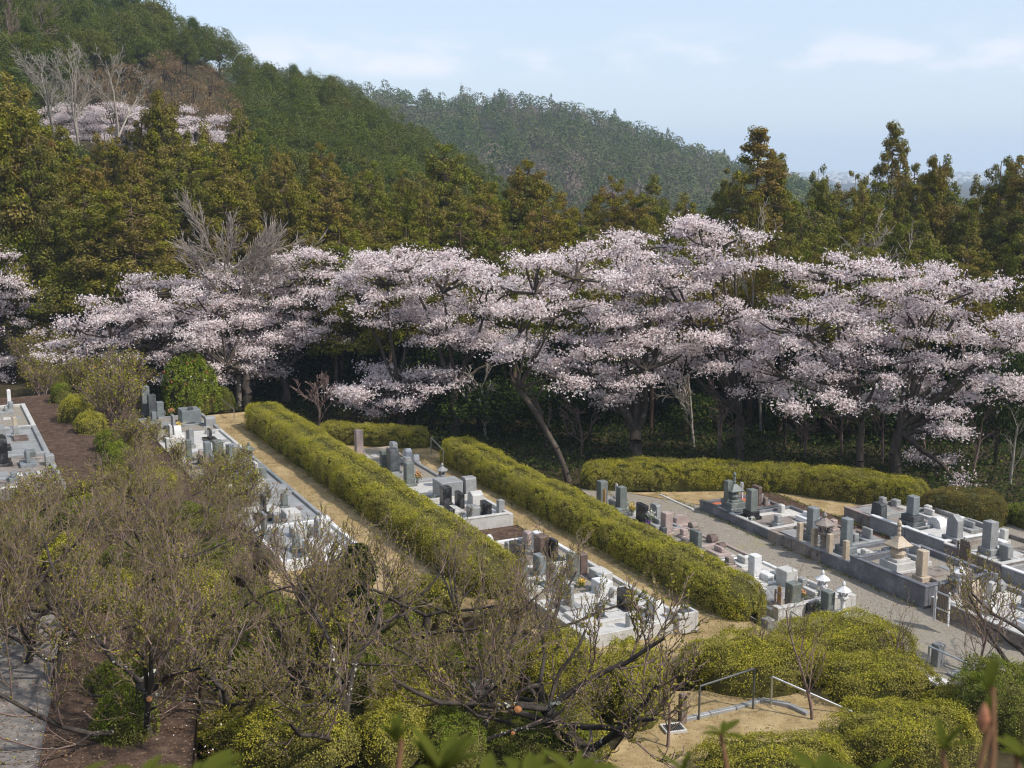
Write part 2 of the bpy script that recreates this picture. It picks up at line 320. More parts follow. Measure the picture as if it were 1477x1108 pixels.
# ------------------------------------------------------------------ branching
def rot_dir(R, d, ang):
    a = Vector((R.gauss(0, 1), R.gauss(0, 1), R.gauss(0, 1))); a = (a - d * a.dot(d)).normalized()
    return (d * math.cos(ang) + a * math.sin(ang)).normalized()
def grow(R, p, d, L, r, lvl, K, S, T):
    n = K['n'][lvl]; st = L / n; rr = r; last = lvl >= len(K['n']) - 1
    for i in range(n):
        d = (d + Vector((R.gauss(0, 1), R.gauss(0, 1), R.gauss(0, 1))) * K['wig'][lvl] + Vector((0, 0, K['up'][lvl]))).normalized()
        q = p + d * st; r1 = r * (1 - (i + 1) / n * K['tap'][lvl])
        S.append((tuple(p), tuple(q), rr, r1)); p = q; rr = r1
        if not last and (i + 1) / n >= K['from'][lvl]:
            k = K['kids'][lvl]; k = int(k) + (R.random() < k - int(k))
            for _ in range(k):
                grow(R, p, rot_dir(R, d, K['ang'][lvl] * R.uniform(.7, 1.25)), L * K['len'][lvl] * R.uniform(.7, 1.25) * (1 - .35 * i / n), rr * K['rad'][lvl], lvl + 1, K, S, T)
    if last: T.append((tuple(p), tuple(d)))

# ------------------------------------------------------------------ cedars
def cedar_mesh(seed, H=12.0, R0=2.6, start=.28, n_cl=330, per=130, sparse=False, mat='cedar', power=.75):
    g = np.random.default_rng(seed); C = []; A = []; Ls = []; segs = []
    segs.append(((0, 0, -.6), (0, 0, H * .5), .20, .13)); segs.append(((0, 0, H * .5), (0, 0, H * .98), .13, .02))
    for k in range(n_cl):
        t = 1 - (g.random() ** .62) if not sparse else g.random() ** .9
        h = H * (start + (1 - start) * t)
        prof = (1 - t) ** power * (1.0 if t > .12 else .75 + 2 * t)
        th = g.random() * 6.283; lob = 1 + .22 * math.sin(th * 3 + seed) + .12 * math.sin(h * 2.3 + seed * 2)
        rr = (R0 * prof * lob + .15) * (g.uniform(.55, 1.05) if not sparse else g.uniform(.25, 1.1))
        c = np.array([math.cos(th) * rr, math.sin(th) * rr, h - rr * .12 + g.normal() * .15])
        if k % (4 if not sparse else 1) == 0: segs.append(((0, 0, min(H * .95, h + .1)), tuple(c), .04, .015))
        s = g.uniform(.42, .85) * (.5 + .5 * (1 - t))
        o = unit(g.normal(size=(per, 3))); rad_ = g.random(per) ** .45
        o2 = o * rad_[:, None] * np.array([1, 1, .78]) * s
        C.append(c + o2 + np.array([0, 0, .08]))
        A.append(o + np.array([0, 0, .35])); Ls.append(g.uniform(.10, .21, per) * (.7 + .5 * s))
    C = np.concatenate(C); A = np.concatenate(A); Ls = np.concatenate(Ls)
    V, F = leaves(C, A, Ls, Ls * .5, g, nrm=A, loose=.45)
    crown = np_mesh('crown', V, F, M[mat])
    TV, TF = tubes(segs, 6); return crown, np_mesh('trunk', TV, TF, M['cedar_bark'])
CED = [cedar_mesh(11, 12, 3.0, power=.62), cedar_mesh(12, 12, 3.2, power=.5), cedar_mesh(13, 12, 2.6, power=.75), cedar_mesh(14, 12, 3.3, .35, power=.45), cedar_mesh(15, 12, 3.0, .2, power=.6)]
CEDHI = cedar_mesh(21, 14, 3.6, .1, 150, 110, sparse=True, power=.7)
CEDTR = cedar_mesh(22, 12, 2.3, .52, 150, 120, power=.5)
def tree_inst(name, label, cat, meshes, loc, scale, rz, group=None):
    t = thing(name, label, cat, loc, rz, group); t.scale = scale
    link_mesh('crown', meshes[0], t); link_mesh('trunk', meshes[1], t); return t
cedar_lab = {0: 'olive cedar in the front rank behind the cherry trees', 1: 'olive-brown cedar in the middle ranks behind the blossom', 2: 'bronze-tinged cedar at the back rank of the cedar belt'}
LMK = [(10, 'the cherry tree at the left edge'), (150, 'the leftmost full cherry tree'), (250, 'the round camellia bush'), (330, 'the fan-shaped leafless tree'), (430, 'the top end of the long hedge'), (520, 'the low drooping blossom skirt'), (640, 'the gap behind the middle hedge'), (750, 'the leaning cherry trunk'), (915, 'the stout central cherry tree'), (1010, 'the tallest blossom crown'), (1105, 'the leafless tree between the blossom crowns'), (1240, 'the broad right-hand cherry tree'), (1330, 'the break in the right skyline'), (1400, 'the rightmost cherry tree'), (1480, 'the right edge')]
def near_lm(px, tol=20):
    k = min(LMK, key=lambda a: abs(a[0] - px)); d = px - k[0]
    return ('left of' if d < -tol else 'right of' if d > tol else 'in line with') + ' ' + k[1]
nced = 0
for ri, (y0, off, sp) in enumerate([(77, 78, 3.4), (82, 46, 3.4), (88, 20, 3.3), (95, 2, 3.1)]):
    px = -40.0
    while px < 1530:
        y = y0 + rng.uniform(-2.2, 2.2) + (2 if px > 1000 else 0)
        if ri == 0 and 215 < px < 455: y += 6.5
        top = np.interp(px, PXT[:, 0], PXT[:, 1]) + off + rng.uniform(-16, 18)
        if px < 90: top -= off * .6
        tp = PD(px, top, y); g0 = gz(tp.x, tp.y); h = max(6.5, tp.z - g0)
        v = CED[rng.randrange(5)] if ri else CED[rng.choice([0, 3, 3, 1])]
        s = rng.uniform(.85, 1.2)
        tree_inst('cedar_tree', ['front-rank', 'second-rank', 'third-rank', 'backmost'][ri] + ' cedar ' + near_lm(px), 'cedar', v, (tp.x, tp.y, g0), (s, s, h / 12), rng.uniform(0, 6.28), 'cedars of the belt behind the cherry trees')
        nced += 1; px += sp * FPX / (y * 1.0) * rng.uniform(.85, 1.2)
for (px, py, y, s, lab, ms) in [
    (1290, 178, 90, 1.0, 'tallest sparse cedar spiking above the skyline at right', CEDHI),
    (1095, 186, 88, 1.5, 'tall full cedar against the sky right of the far hill', CEDHI),
    (1120, 215, 90, 1.0, 'shorter shoulder cedar just right of the tall full cedar', CED[2]),
    (1350, 222, 90, .9, 'narrow cedar just right of the tallest sparse cedar', CED[2]),
    (1320, 240, 93, .9, 'low cedar between the two tallest right-hand skyline cedars', CED[1]),
    (1445, 226, 86, 1.15, 'dark cedar on the skyline near the right edge', CED[4]),
    (1482, 214, 84, 1.2, 'big cedar cut by the right edge of the view', CED[4]),
    (230, 128, 92, 1.15, 'pointed cedar rising in front of the hillside blossom', CED[2]),
    (300, 185, 92, 1.1, 'bronze cedar right of the pointed one below the hillside blossom', CED[0]),
    (345, 165, 96, 1.0, 'brownish cedar below the russet grove', CED[0]),
    (12, 105, 80, 1.5, 'large cedar at the left edge of the view', CED[4]),
    (640, 212, 92, 1.35, 'broad bronze cedar under the right foot of the near hill', CED[1]),
    (762, 235, 90, 1.25, 'bronze cedar in front of the valley between the hills', CED[1])]:
    tp = PD(px, py, y); g0 = gz(tp.x, tp.y); h = tp.z - g0
    tree_inst('cedar_tree', lab, 'cedar', ms, (tp.x, tp.y, g0), (s, s, h / (14 if ms is CEDHI else 12)), rng.uniform(0, 6.28))

# ------------------------------------------------------------------ hillside trees
def dome_mesh(seed, H=8.0, R0=2.8, n_cl=150, per=90, mat='broad', leaf=.19, conic=.0):
    g = np.random.default_rng(seed); C = []; A = []; segs = [((0, 0, -1), (0, 0, H * .7), .16, .06)]; n_cl = int(n_cl * .62)
    for k in range(n_cl):
        th = g.random() * 6.283; ph = math.acos(g.uniform(-.35, 1)); rr = g.uniform(.72, 1.02)
        rxy = math.sin(ph) * R0 * rr * (1 + .18 * math.sin(3 * th + seed)); zz = H * .58 + math.cos(ph) * H * .40 * rr
        if conic: rxy *= 1 - conic * max(0, (zz - H * .45) / (H * .55))
        c = np.array([math.cos(th) * rxy, math.sin(th) * rxy, zz]); s = g.uniform(.45, .85)
        if k % 4 == 0: segs.append(((0, 0, H * .4), tuple(c), .05, .015))
        o = unit(g.normal(size=(per, 3))); C.append(c + o * (g.random(per) ** .5)[:, None] * s * np.array([1, 1, .75])); A.append(o + np.array([0, 0, .35]))
    C = np.concatenate(C); A = np.concatenate(A); V, F = leaves(C, A, g.uniform(.7, 1.3, len(C)) * leaf, g.uniform(.4, .65, len(C)) * leaf, g, nrm=A)
    TV, TF = tubes(segs, 5); return np_mesh('crown', V, F, M[mat]), np_mesh('trunk', TV, TF, M['bark_dark'])
DOM = [dome_mesh(31), dome_mesh(32, 8, 2.4, conic=.35), dome_mesh(33, 8, 3.0), dome_mesh(34, 8, 2.3, conic=.6)]
RUS = [dome_mesh(41, 7, 2.6, 90, 30, 'russet', .2), dome_mesh(42, 7, 2.2, 80, 30, 'russet', .2)]
pts = []
tries = 0
while len(pts) < 290 and tries < 40000:
    tries += 1
    px = rng.uniform(-30, 840); r = math.sqrt(rng.uniform(112 ** 2, 222 ** 2)); az = math.atan((px - 738.5) / FPX * math.cos(PITCH))
    x, y = r * math.sin(az), r * math.cos(az)
    cp = np.interp(px, CREST1[:, 0], CREST1[:, 1])
    if cp > 330: continue
    dmin = 3.5 + (r - 110) * .02
    if all((x - a) ** 2 + (y - b) ** 2 > dmin * dmin for a, b, *_ in pts): pts.append((x, y, px, r))
HLM = [(0, 'at the left edge'), (60, 'above the looping leafless tree'), (110, 'above the left end of the high blossom'), (170, 'left of the russet grove'), (230, 'above the pointed cedar'), (290, 'above the right end of the high blossom'), (345, 'right of the russet grove'), (400, 'above the fan-shaped leafless tree'), (455, 'where the two hills cross'), (520, 'left of the far ridge'), (580, 'below the far ridge'), (640, 'above the broad bronze cedar'), (700, 'at the right foot of the hill')]
def hill_lm(px): return min(HLM, key=lambda a: abs(a[0] - px))[1]
for (x, y, px, r) in pts:
    z = gz(x, y); h = rng.uniform(5.5, 8.5); v = DOM[rng.randrange(4)]; s = rng.uniform(.72, 1.08)
    # screen row of this tree
    pyb = 554 - FPX * math.tan(math.atan2(z + 5 - CH, r) + PITCH)
    if 120 < px < 340 and 85 < pyb < 190: continue
    if px < 330 and 150 < pyb < 235: h *= .6
    far = r > 170
    tree_inst('evergreen_tree', 'evergreen %s on the near hill, %s' % ('on the crest' if r > 198 else 'high' if r > 176 else 'midway up' if r > 148 else 'low', hill_lm(px)), 'tree', v, (x, y, z), (s, s, h / 8), rng.uniform(0, 6.28), 'evergreens on the near hill')
Vs = []; Fs = []; off = 0; pr_ = []
for k_ in range(2):
    g_ = np.random.default_rng(700 + k_); Cc = []; Aa = []
    for _ in range(46):
        th = g_.random() * 6.283; ph = math.acos(g_.uniform(-.2, 1)); c = np.array([math.cos(th) * math.sin(ph) * 2.3, math.sin(th) * math.sin(ph) * 2.3, 4.4 + math.cos(ph) * 2.9]); o = unit(g_.normal(size=(42, 3))); Cc.append(c + o * .62); Aa.append(o + [0, 0, .35])
    pr_.append(leaves(np.concatenate(Cc), None, g_.uniform(.15, .3, 46 * 42), .13, g_, nrm=np.concatenate(Aa)) if False else leaves(np.concatenate(Cc), np.concatenate(Aa), g_.uniform(.15, .3, 46 * 42), .13, g_, nrm=np.concatenate(Aa)))
cnt = 0; tries = 0; more = []
while cnt < 340 and tries < 30000:
    tries += 1; px = rng.uniform(-30, 800); r = math.sqrt(rng.uniform(118 ** 2, 224 ** 2)); az = math.atan((px - 738.5) / FPX * math.cos(PITCH)); x, y = r * math.sin(az), r * math.cos(az)
    if np.interp(px, CREST1[:, 0], CREST1[:, 1]) > 320: continue
    z = gz(x, y); pyb = 554 - FPX * math.tan(math.atan2(z + 5 - CH, r) + PITCH)
    if 30 < px < 345 and 75 < pyb < 235: continue
    if any((x - a) ** 2 + (y - b) ** 2 < 5.5 for a, b in more): continue
    more.append((x, y)); V, F = pr_[cnt % 2]; a = rng.uniform(0, 6.28); sc_ = rng.uniform(.75, 1.1); R3 = np.array([[math.cos(a), -math.sin(a), 0], [math.sin(a), math.cos(a), 0], [0, 0, 1]]) * sc_
    Vs.append(V @ R3.T + [x, y, z - .6]); Fs.append(F + off); off += len(V); cnt += 1
tag(link_mesh('hillside_woods', np_mesh('hillside_woods', np.concatenate(Vs), np.concatenate(Fs), M['broad'])), 'dense green woods filling between the single trees of the near hill', 'woods', kind='stuff')
nrus = 0
for (px, py, y) in [(135, 135, 142), (175, 120, 150), (210, 125, 150), (245, 105, 158), (275, 130, 150), (300, 110, 158), (320, 150, 142), (160, 160, 132), (200, 150, 138), (290, 165, 138), (255, 150, 140), (330, 175, 135), (235, 90, 166)]:
    tp = PD(px, py - 22, y); z = gz(tp.x, tp.y)
    tree_inst('russet_tree', 'russet-brown tree in the hillside grove, ' + ['lower' if py > 140 else 'upper'][0] + ' part, ' + ('right' if px > 280 else 'middle' if px > 190 else 'left') + ' side', 'tree', RUS[nrus % 2], (tp.x, tp.y, max(z, tp.z - 7)), (.95, .95, 1), rng.uniform(0, 6), 'russet trees above the hillside blossom'); nrus += 1

# far hill: an uncountable wooded mass
n = 2300; px = nr.uniform(250, 1500, n); r = np.sqrt(nr.uniform(370 ** 2, 655 ** 2, n)); az = np.arctan((px - 738.5) / FPX * math.cos(PITCH))
x, y = r * np.sin(az), r * np.cos(az); z = Z(x, y); per = 130; Cs = []; As = []; Ls = []; Ms = []
for i in range(n):
    h = nr.uniform(6, 9.5); R0 = nr.uniform(2.8, 4.6); con = nr.random() < .07
    if con: h *= 1.2; R0 *= .7
    patch = math.sin(x[i] * .031 + 1) + math.sin(r[i] * .045 + x[i] * .02) + nr.normal() * .7
    kind = 1 if (patch > 2.0 and not con) else 2 if (patch < -1.7 and not con) else 0
    o = unit(nr.normal(size=(per, 3))); o[:, 2] = np.abs(o[:, 2]) * .95 + .02; hh = o[:, 2]
    k = (1 - hh * .85)[:, None] if con else 1.0
    lump = 1 + .16 * np.sin(np.arctan2(o[:, 1], o[:, 0]) * 3 + i)[:, None]
    c = np.stack([o[:, 0], o[:, 1], np.zeros(per)], 1) * R0 * k * lump; c[:, 2] = h * (.2 + .8 * hh)
    c += nr.normal(size=(per, 3)) * .2
    Cs.append(c + np.array([x[i], y[i], z[i]])); As.append(o); Ls.append(nr.uniform(.6, 1.25, per)); Ms.append(np.full(per, kind))
C = np.concatenate(Cs); Ls = np.concatenate(Ls); An = np.concatenate(As); V, F = leaves(C, An, Ls, Ls * .6, nrm=An, loose=.35)
tag(link_mesh('far_forest', np_mesh('far_forest', V, F, [M['far'], M['far_pink'], M['far_yellow']], np.concatenate(Ms))), 'hazy blue-green wooded slope of the distant hill', 'forest', kind='stuff')

# town on the plain, thousands of roofs reading as one pale mass
n = 2600; V = []; F = []
bx = nr.uniform(-100, 2000, n); by = nr.uniform(2600, 4500, n)
for i in range(n):
    wx, wy, hh = nr.uniform(5, 14), nr.uniform(5, 14), nr.uniform(3, 9); zz = -36; x0, y0 = bx[i], by[i]; o = len(V)
    for zc in (zz, zz + hh):
        V += [(x0 - wx, y0 - wy, zc), (x0 + wx, y0 - wy, zc), (x0 + wx, y0 + wy, zc), (x0 - wx, y0 + wy, zc)]
    F += [(o, o + 1, o + 5, o + 4), (o + 1, o + 2, o + 6, o + 5), (o + 2, o + 3, o + 7, o + 6), (o + 3, o, o + 4, o + 7), (o + 4, o + 5, o + 6, o + 7)]
tag(link_mesh('town', np_mesh('town', V, F, M['city'])), 'pale hazy town spread on the plain below the horizon', 'town', kind='stuff')

# ------------------------------------------------------------------ cherry trees
def cherry(name_label, base, ells, seed, trunk_r=.26, fork=2.0, lean=(0, 0), dens=1.0, depth=2.6, group=None, spread=1.0):
    """base: world point; ells: (px,py,rx,ry) blossom masses of the photo at this tree's own distance"""
    g = random.Random(seed); gn = np.random.default_rng(seed)
    t = thing('cherry_tree', name_label, 'cherry tree', base, 0, group)
    B = Vector(base); S = []; top = Vector((lean[0], lean[1], fork))
    # trunk, bent a little
    p = Vector((0, 0, -.4)); K = 5
    for i in range(K):
        q = Vector((top.x * (i + 1) / K + g.gauss(0, .06) + abs(top.x) * .12 * math.sin(math.pi * (i + 1) / K), top.y * (i + 1) / K + g.gauss(0, .06), -.4 + (top.z + .4) * (i + 1) / K))
        S.append((tuple(p), tuple(q), trunk_r * (1.25 if i == 0 else 1.05 - i * .05), trunk_r * (1.0 - i * .05))); p = q
    top = p; C = []; A = []; twigs = []
    for (ex, ey, erx, ery) in ells:
        c0 = PD(ex, ey, B.y) - B; k = ppm(B + c0); rx, rz = erx / k, ery / k
        npad = max(4, int(rx * max(rz, .6) * 5.6)); rx *= 1.18; rz *= 1.3
        hub = Vector((c0.x, c0.y + g.uniform(-depth, depth) * .4, c0.z - rz * .5))
        # limb to the hub of this mass
        mid = top.lerp(hub, .5) + Vector((g.gauss(0, .25), g.gauss(0, .25), g.uniform(-.1, .5)))
        pr = trunk_r * .55; prev = top
        for j in range(1, 7):
            s = j / 6; q = top * ((1 - s) ** 2) + mid * (2 * s * (1 - s)) + hub * (s * s) + Vector((g.gauss(0, .05), g.gauss(0, .05), g.gauss(0, .05)))
            S.append((tuple(prev), tuple(q), pr, pr * .86)); prev = q; pr *= .86
        for _ in range(npad):
            a = g.random() * 6.283; rr = math.sqrt(g.random())
            pc = Vector((c0.x + math.cos(a) * rr * rx * .92, c0.y + g.uniform(-1, 1) * depth * spread, c0.z + math.sin(a) * rr * rz * .9))
            pr2 = g.uniform(.45, 1.15)
            m2 = hub.lerp(pc, .55) + Vector((g.gauss(0, .15), g.gauss(0, .15), g.uniform(-.25, .1)))
            S.append((tuple(hub), tuple(m2), .07, .045)); S.append((tuple(m2), tuple(pc), .045, .03))
            tilt = g.uniform(-.38, .3)
            for _k in range(9):
                th = g.random() * 6.283; L = pr2 * g.uniform(.5, 1.1); d = Vector((math.cos(th), math.sin(th), tilt + g.uniform(-.28, .42)))
                e = pc + d * L; S.append((tuple(pc), tuple(e), .02, .007))
                nn = int(44 * L * dens); s = gn.uniform(.12, 1.05, nn)[:, None]
                lat = gn.normal(size=(nn, 3)) * np.array([.20, .20, .095]) * (.5 + s)
                C.append(np.array(pc) + np.array(d * L) * s + lat); A.append(gn.normal(size=(nn, 3)))
                for _m in range(2):
                    b0 = pc + d * L * g.uniform(.3, .9); twigs.append((tuple(b0), tuple(b0 + Vector((g.gauss(0, .3), g.gauss(0, .3), g.uniform(-.1, .28)))), .010, .004))
    C = np.concatenate(C); A = np.concatenate(A)
    # each cluster: three crossed petals
    C3 = np.repeat(C, 3, axis=0) + gn.normal(size=(len(C) * 3, 3)) * .03; A3 = gn.normal(size=(len(C3), 3)); sz = gn.uniform(.05, .105, len(C3))
    V, F = leaves(C3, A3, sz, sz * .85, gn, nrm=A3 * .75 + np.array([.4, -.4, .6]))
    link_mesh('blossom', np_mesh('blossom', V, F, M['blossom']), t)
    TV, TF = tubes(S, 7); WV, WF = tubes(twigs, 3); link_mesh('trunk', np_mesh('trunk', TV, TF, M['bark'], smooth=True), t)
    tag(link_mesh('twigs', np_mesh('twigs', WV, WF, M['twig']), t), kind='stuff')
    return t, len(C3)
def GP(px, py, z=0.0): return P(px, py, z)
tot = 0
CH_L = [
 ('cherry tree cut by the left edge of the view, beside the bare soil', P(-30, 520, 2.6), [(20, 395, 50, 32), (30, 425, 50, 26), (-10, 440, 60, 50), (40, 478, 50, 14), (30, 520, 40, 22)], dict(fork=2.2, trunk_r=.22)),
 ('leftmost full cherry tree, spreading low beyond the bare thicket', P(356, 578, 1.2), [(165, 470, 60, 26), (205, 415, 55, 20), (230, 475, 80, 34), (290, 520, 60, 32), (120, 490, 40, 22), (300, 440, 60, 34), (330, 500, 50, 40), (160, 520, 50, 16), (260, 480, 50, 26), (180, 440, 40, 20)], dict(fork=1.6)),
 ('second cherry tree from the left, its trunk forking above the long hedge', P(412, 570, 1.0), [(350, 410, 60, 26), (430, 395, 60, 30), (385, 460, 50, 40), (450, 440, 45, 45), (335, 520, 40, 22), (495, 375, 50, 22), (470, 480, 36, 26), (360, 540, 40, 16), (410, 500, 46, 22)], dict(fork=1.5)),
 ('cherry tree with a low drooping blossom skirt above the short hedge', P(578, 612, .4), [(560, 555, 75, 20), (600, 540, 60, 16), (640, 550, 40, 14), (515, 565, 30, 18), (545, 580, 50, 12), (560, 390, 70, 32), (590, 450, 50, 24), (520, 420, 40, 24)], dict(fork=1.7, trunk_r=.22)),
 ('cherry tree with a lichen-grey trunk behind the middle hedge end', P(656, 618, .4), [(640, 400, 70, 30), (700, 420, 55, 40), (690, 480, 45, 30), (630, 470, 40, 30), (730, 500, 40, 18), (590, 375, 50, 20)], dict(fork=2.4, trunk_r=.24)),
 ('cherry tree with a thin trunk leaning left across the dark gap', P(822, 690, 0), [(770, 400, 60, 34), (830, 385, 60, 28), (750, 460, 40, 30), (800, 440, 55, 26), (735, 515, 40, 12), (810, 530, 40, 20)], dict(fork=4.2, trunk_r=.15, lean=(-2.4, .6))),
 ('stout forked cherry tree in the centre with blossom hanging low between its limbs', P(915, 672, 0), [(870, 470, 70, 34), (930, 440, 70, 30), (850, 520, 60, 28), (930, 510, 70, 30), (890, 560, 55, 20), (905, 590, 35, 12), (900, 380, 60, 24), (960, 400, 50, 24)], dict(fork=1.7, trunk_r=.36)),
 ('tall cherry tree whose crown is highest, right of the centre', P(1064, 672, 0), [(1040, 345, 55, 20), (1010, 325, 45, 12), (1060, 380, 45, 14), (980, 400, 50, 22), (930, 350, 40, 14), (1010, 455, 65, 28), (1060, 480, 60, 34), (990, 520, 50, 28), (1060, 540, 50, 20)], dict(fork=2.6, trunk_r=.24)),
 ('broad cherry tree above the right-hand hedge, blossom hanging lowest on its left', P(1238, 690, 0), [(1160, 460, 65, 34), (1200, 385, 60, 16), (1250, 390, 50, 14), (1225, 440, 70, 30), (1130, 520, 50, 36), (1200, 530, 70, 36), (1270, 500, 55, 34), (1240, 580, 50, 14), (1140, 575, 40, 16)], dict(fork=2.8, trunk_r=.2)),
 ('rightmost cherry tree with long drooping boughs towards the hedge corner', P(1292, 692, 0), [(1350, 420, 55, 26), (1400, 405, 45, 18), (1320, 460, 55, 30), (1400, 470, 60, 26), (1450, 480, 40, 18), (1440, 540, 45, 16), (1400, 575, 45, 14), (1345, 590, 35, 18), (1370, 625, 40, 12), (1370, 685, 30, 9), (1300, 530, 40, 30), (1468, 470, 30, 30), (1462, 560, 30, 12), (1380, 520, 40, 20)], dict(fork=2.4, trunk_r=.3)),
]
for i, (lab, b, e, kw) in enumerate(CH_L):
    _, k = cherry(lab, tuple(b), e, 100 + i, **kw); tot += k
for i, (b, e, lab) in enumerate([((105, 200, 128), [(85, 175, 34, 15), (115, 172, 38, 18), (140, 192, 36, 16), (95, 195, 25, 12)], 'hillside cherry tree at the left end of the high blossom patch'),
                            ((185, 205, 128), [(160, 172, 42, 18), (205, 168, 38, 14), (185, 193, 38, 18)], 'hillside cherry tree in the middle of the high blossom patch'),
                            ((285, 215, 128), [(262, 176, 28, 15), (292, 186, 34, 16), (302, 203, 24, 12)], 'hillside cherry tree at the right end of the high blossom patch')]):
    q = PD(*b); cherry(lab, (q.x, q.y, q.z), e, 200 + i, fork=2.5, dens=1.0, depth=3.2)
print('blossom faces', tot)

# ------------------------------------------------------------------ bare trees
def bare(name, label, cat, base, H, seed, K, r0=.12, mat='pale_bark', leafm=None, nleaf=0, lsz=.05, d0=(0, 0, 1), group=None, trunks=1, sides=4):
    R = random.Random(seed); S = []; T = []
    for _ in range(trunks):
        d = (Vector(d0) + (Vector((R.gauss(0, .35), R.gauss(0, .35), 0)) if trunks > 1 else Vector())).normalized()
        grow(R, Vector((0, 0, -.2)), d, H, r0, 0, K, S, T)
    t = thing(name, label, cat, base, 0, group)
    if base[1] > 60: S = [(a, b, max(c, .017), max(d, .013)) for a, b, c, d in S]
    V, F = tubes(S, sides); link_mesh('branches', np_mesh('branches', V, F, M[mat], smooth=True), t)
    if leafm:
        g = np.random.default_rng(seed); tp = np.array([a for a, b in T]); td = np.array([b for a, b in T])
        C = np.repeat(tp, nleaf, 0) - np.repeat(td, nleaf, 0) * g.uniform(-.02, .28, (len(tp) * nleaf, 1)) + g.normal(size=(len(tp) * nleaf, 3)) * .025
        A = np.repeat(td, nleaf, 0) + g.normal(size=C.shape) * .6; sz = g.uniform(.6, 1.3, len(C)) * lsz
        V, F = leaves(C, A, sz, sz * .5, g); link_mesh('foliage', np_mesh('foliage', V, F, M[leafm]), t)
    return t
K_VASE = dict(n=[4, 7, 6, 5], wig=[.05, .09, .10, .12], up=[.0, .10, .06, .04], tap=[.3, .75, .7, .7], kids=[2.4, 1.1, 1.6, 0], ang=[.75, .45, .5, 0], len=[1.5, .5, .42, 0], rad=[.6, .6, .6, 0], **{'from': [.45, .25, .2, 0]})
K_WILD = dict(n=[6, 6, 5, 3], wig=[.07, .12, .14, .15], up=[.05, .08, .05, .03], tap=[.6, .7, .7, .7], kids=[1.6, 1.0, 1.3, 0], ang=[.7, .6, .6, 0], len=[.5, .5, .45, 0], rad=[.5, .55, .55, 0], **{'from': [.3, .2, .2, 0]})
b = PD(330, 470, 72); b = PD(338, 400, 72.6); gb = gz(b.x, b.y); bare('bare_tree', 'wide fan-shaped leafless tree above the left cherry blossom', 'tree', (b.x, b.y, gb), b.z - gb + .6, 5, dict(K_VASE, ang=[1.12, .42, .45, 0], kids=[7, 1.5, 1.9, 0], len=[.55, .55, .5, 0], rad=[.5, .6, .7, 0], tap=[.3, .6, .6, .5], wig=[.02, .07, .09, .1], up=[.05, .06, .05, .03], **{'from': [.7, .2, .15, 0]}), .19, 'bare_fan')
for (px, py, y, H, lab, s, m) in [
    (75, 150, 120, 6.5, 'pale leafless tree with looping limbs on the upper left slope', 6, 'pale_bark'), (110, 160, 118, 7.0, 'tall pale leafless tree beside the looping one on the left slope', 7, 'pale_bark'),
    (168, 150, 124, 6.5, 'slim leafless tree in front of the russet grove', 8, 'pale_bark'), (20, 60, 150, 7, 'greyish leafless tree in the top left corner', 9, 'twig'),
    (1105, 440, 68, 9.0, 'leafless tree rising between the two tallest blossom crowns', 10, 'pale_bark'), (1250, 400, 70, 9.5, 'leafless fan of twigs above the right cherry crown', 11, 'pale_bark'),
    (1000, 690, 64, 3.6, 'thin dead sapling in the dark gap right of the stout cherry', 12, 'pale_bark'), (700, 640, 66, 3.0, 'leafless sapling in the dark gap left of the leaning trunk', 13, 'pale_bark'),
    (1330, 700, 60, 3.4, 'tangled leafless tree at the right end of the cherry row', 14, 'twig'),
    (462, 640, 66, 3.2, 'thin leafless stem right of the top end of the long hedge', 15, 'twig'), (840, 690, 62, 2.6, 'twiggy leafless sapling left of the stout cherry trunk', 16, 'twig'), (790, 680, 64, 2.8, 'leafless sapling crossing the leaning cherry trunk', 17, 'twig'),
    (1035, 690, 62, 3.0, 'leafless sapling left of the forked pale trunk', 18, 'twig'), (1160, 690, 61, 2.6, 'leafless sapling behind the notch of the back hedge', 19, 'twig'), (1210, 700, 61, 3.2, 'brownish leafless sapling right of the notch of the back hedge', 20, 'twig'),
    (1270, 700, 60, 3.6, 'leafless tree with level boughs behind the bright back hedge', 21, 'twig'), (1455, 720, 56, 3.0, 'grey leafless bush at the right edge below the last blossom', 22, 'pale_bark'), (600, 630, 68, 2.6, 'leafless sapling behind the short hedge', 23, 'twig'), (1400, 720, 58, 2.8, 'leafless sapling under the drooping boughs at right', 24, 'twig')]:
    q = PD(px, py, y); z = gz(q.x, q.y)
    if y < 75: q.z = z
    else: q.z = max(z, q.z - 3)
    bare('bare_tree', lab, 'tree', tuple(q), H, s, K_WILD, .13 if y > 100 else .09, m, trunks=2 if y > 100 else 1)

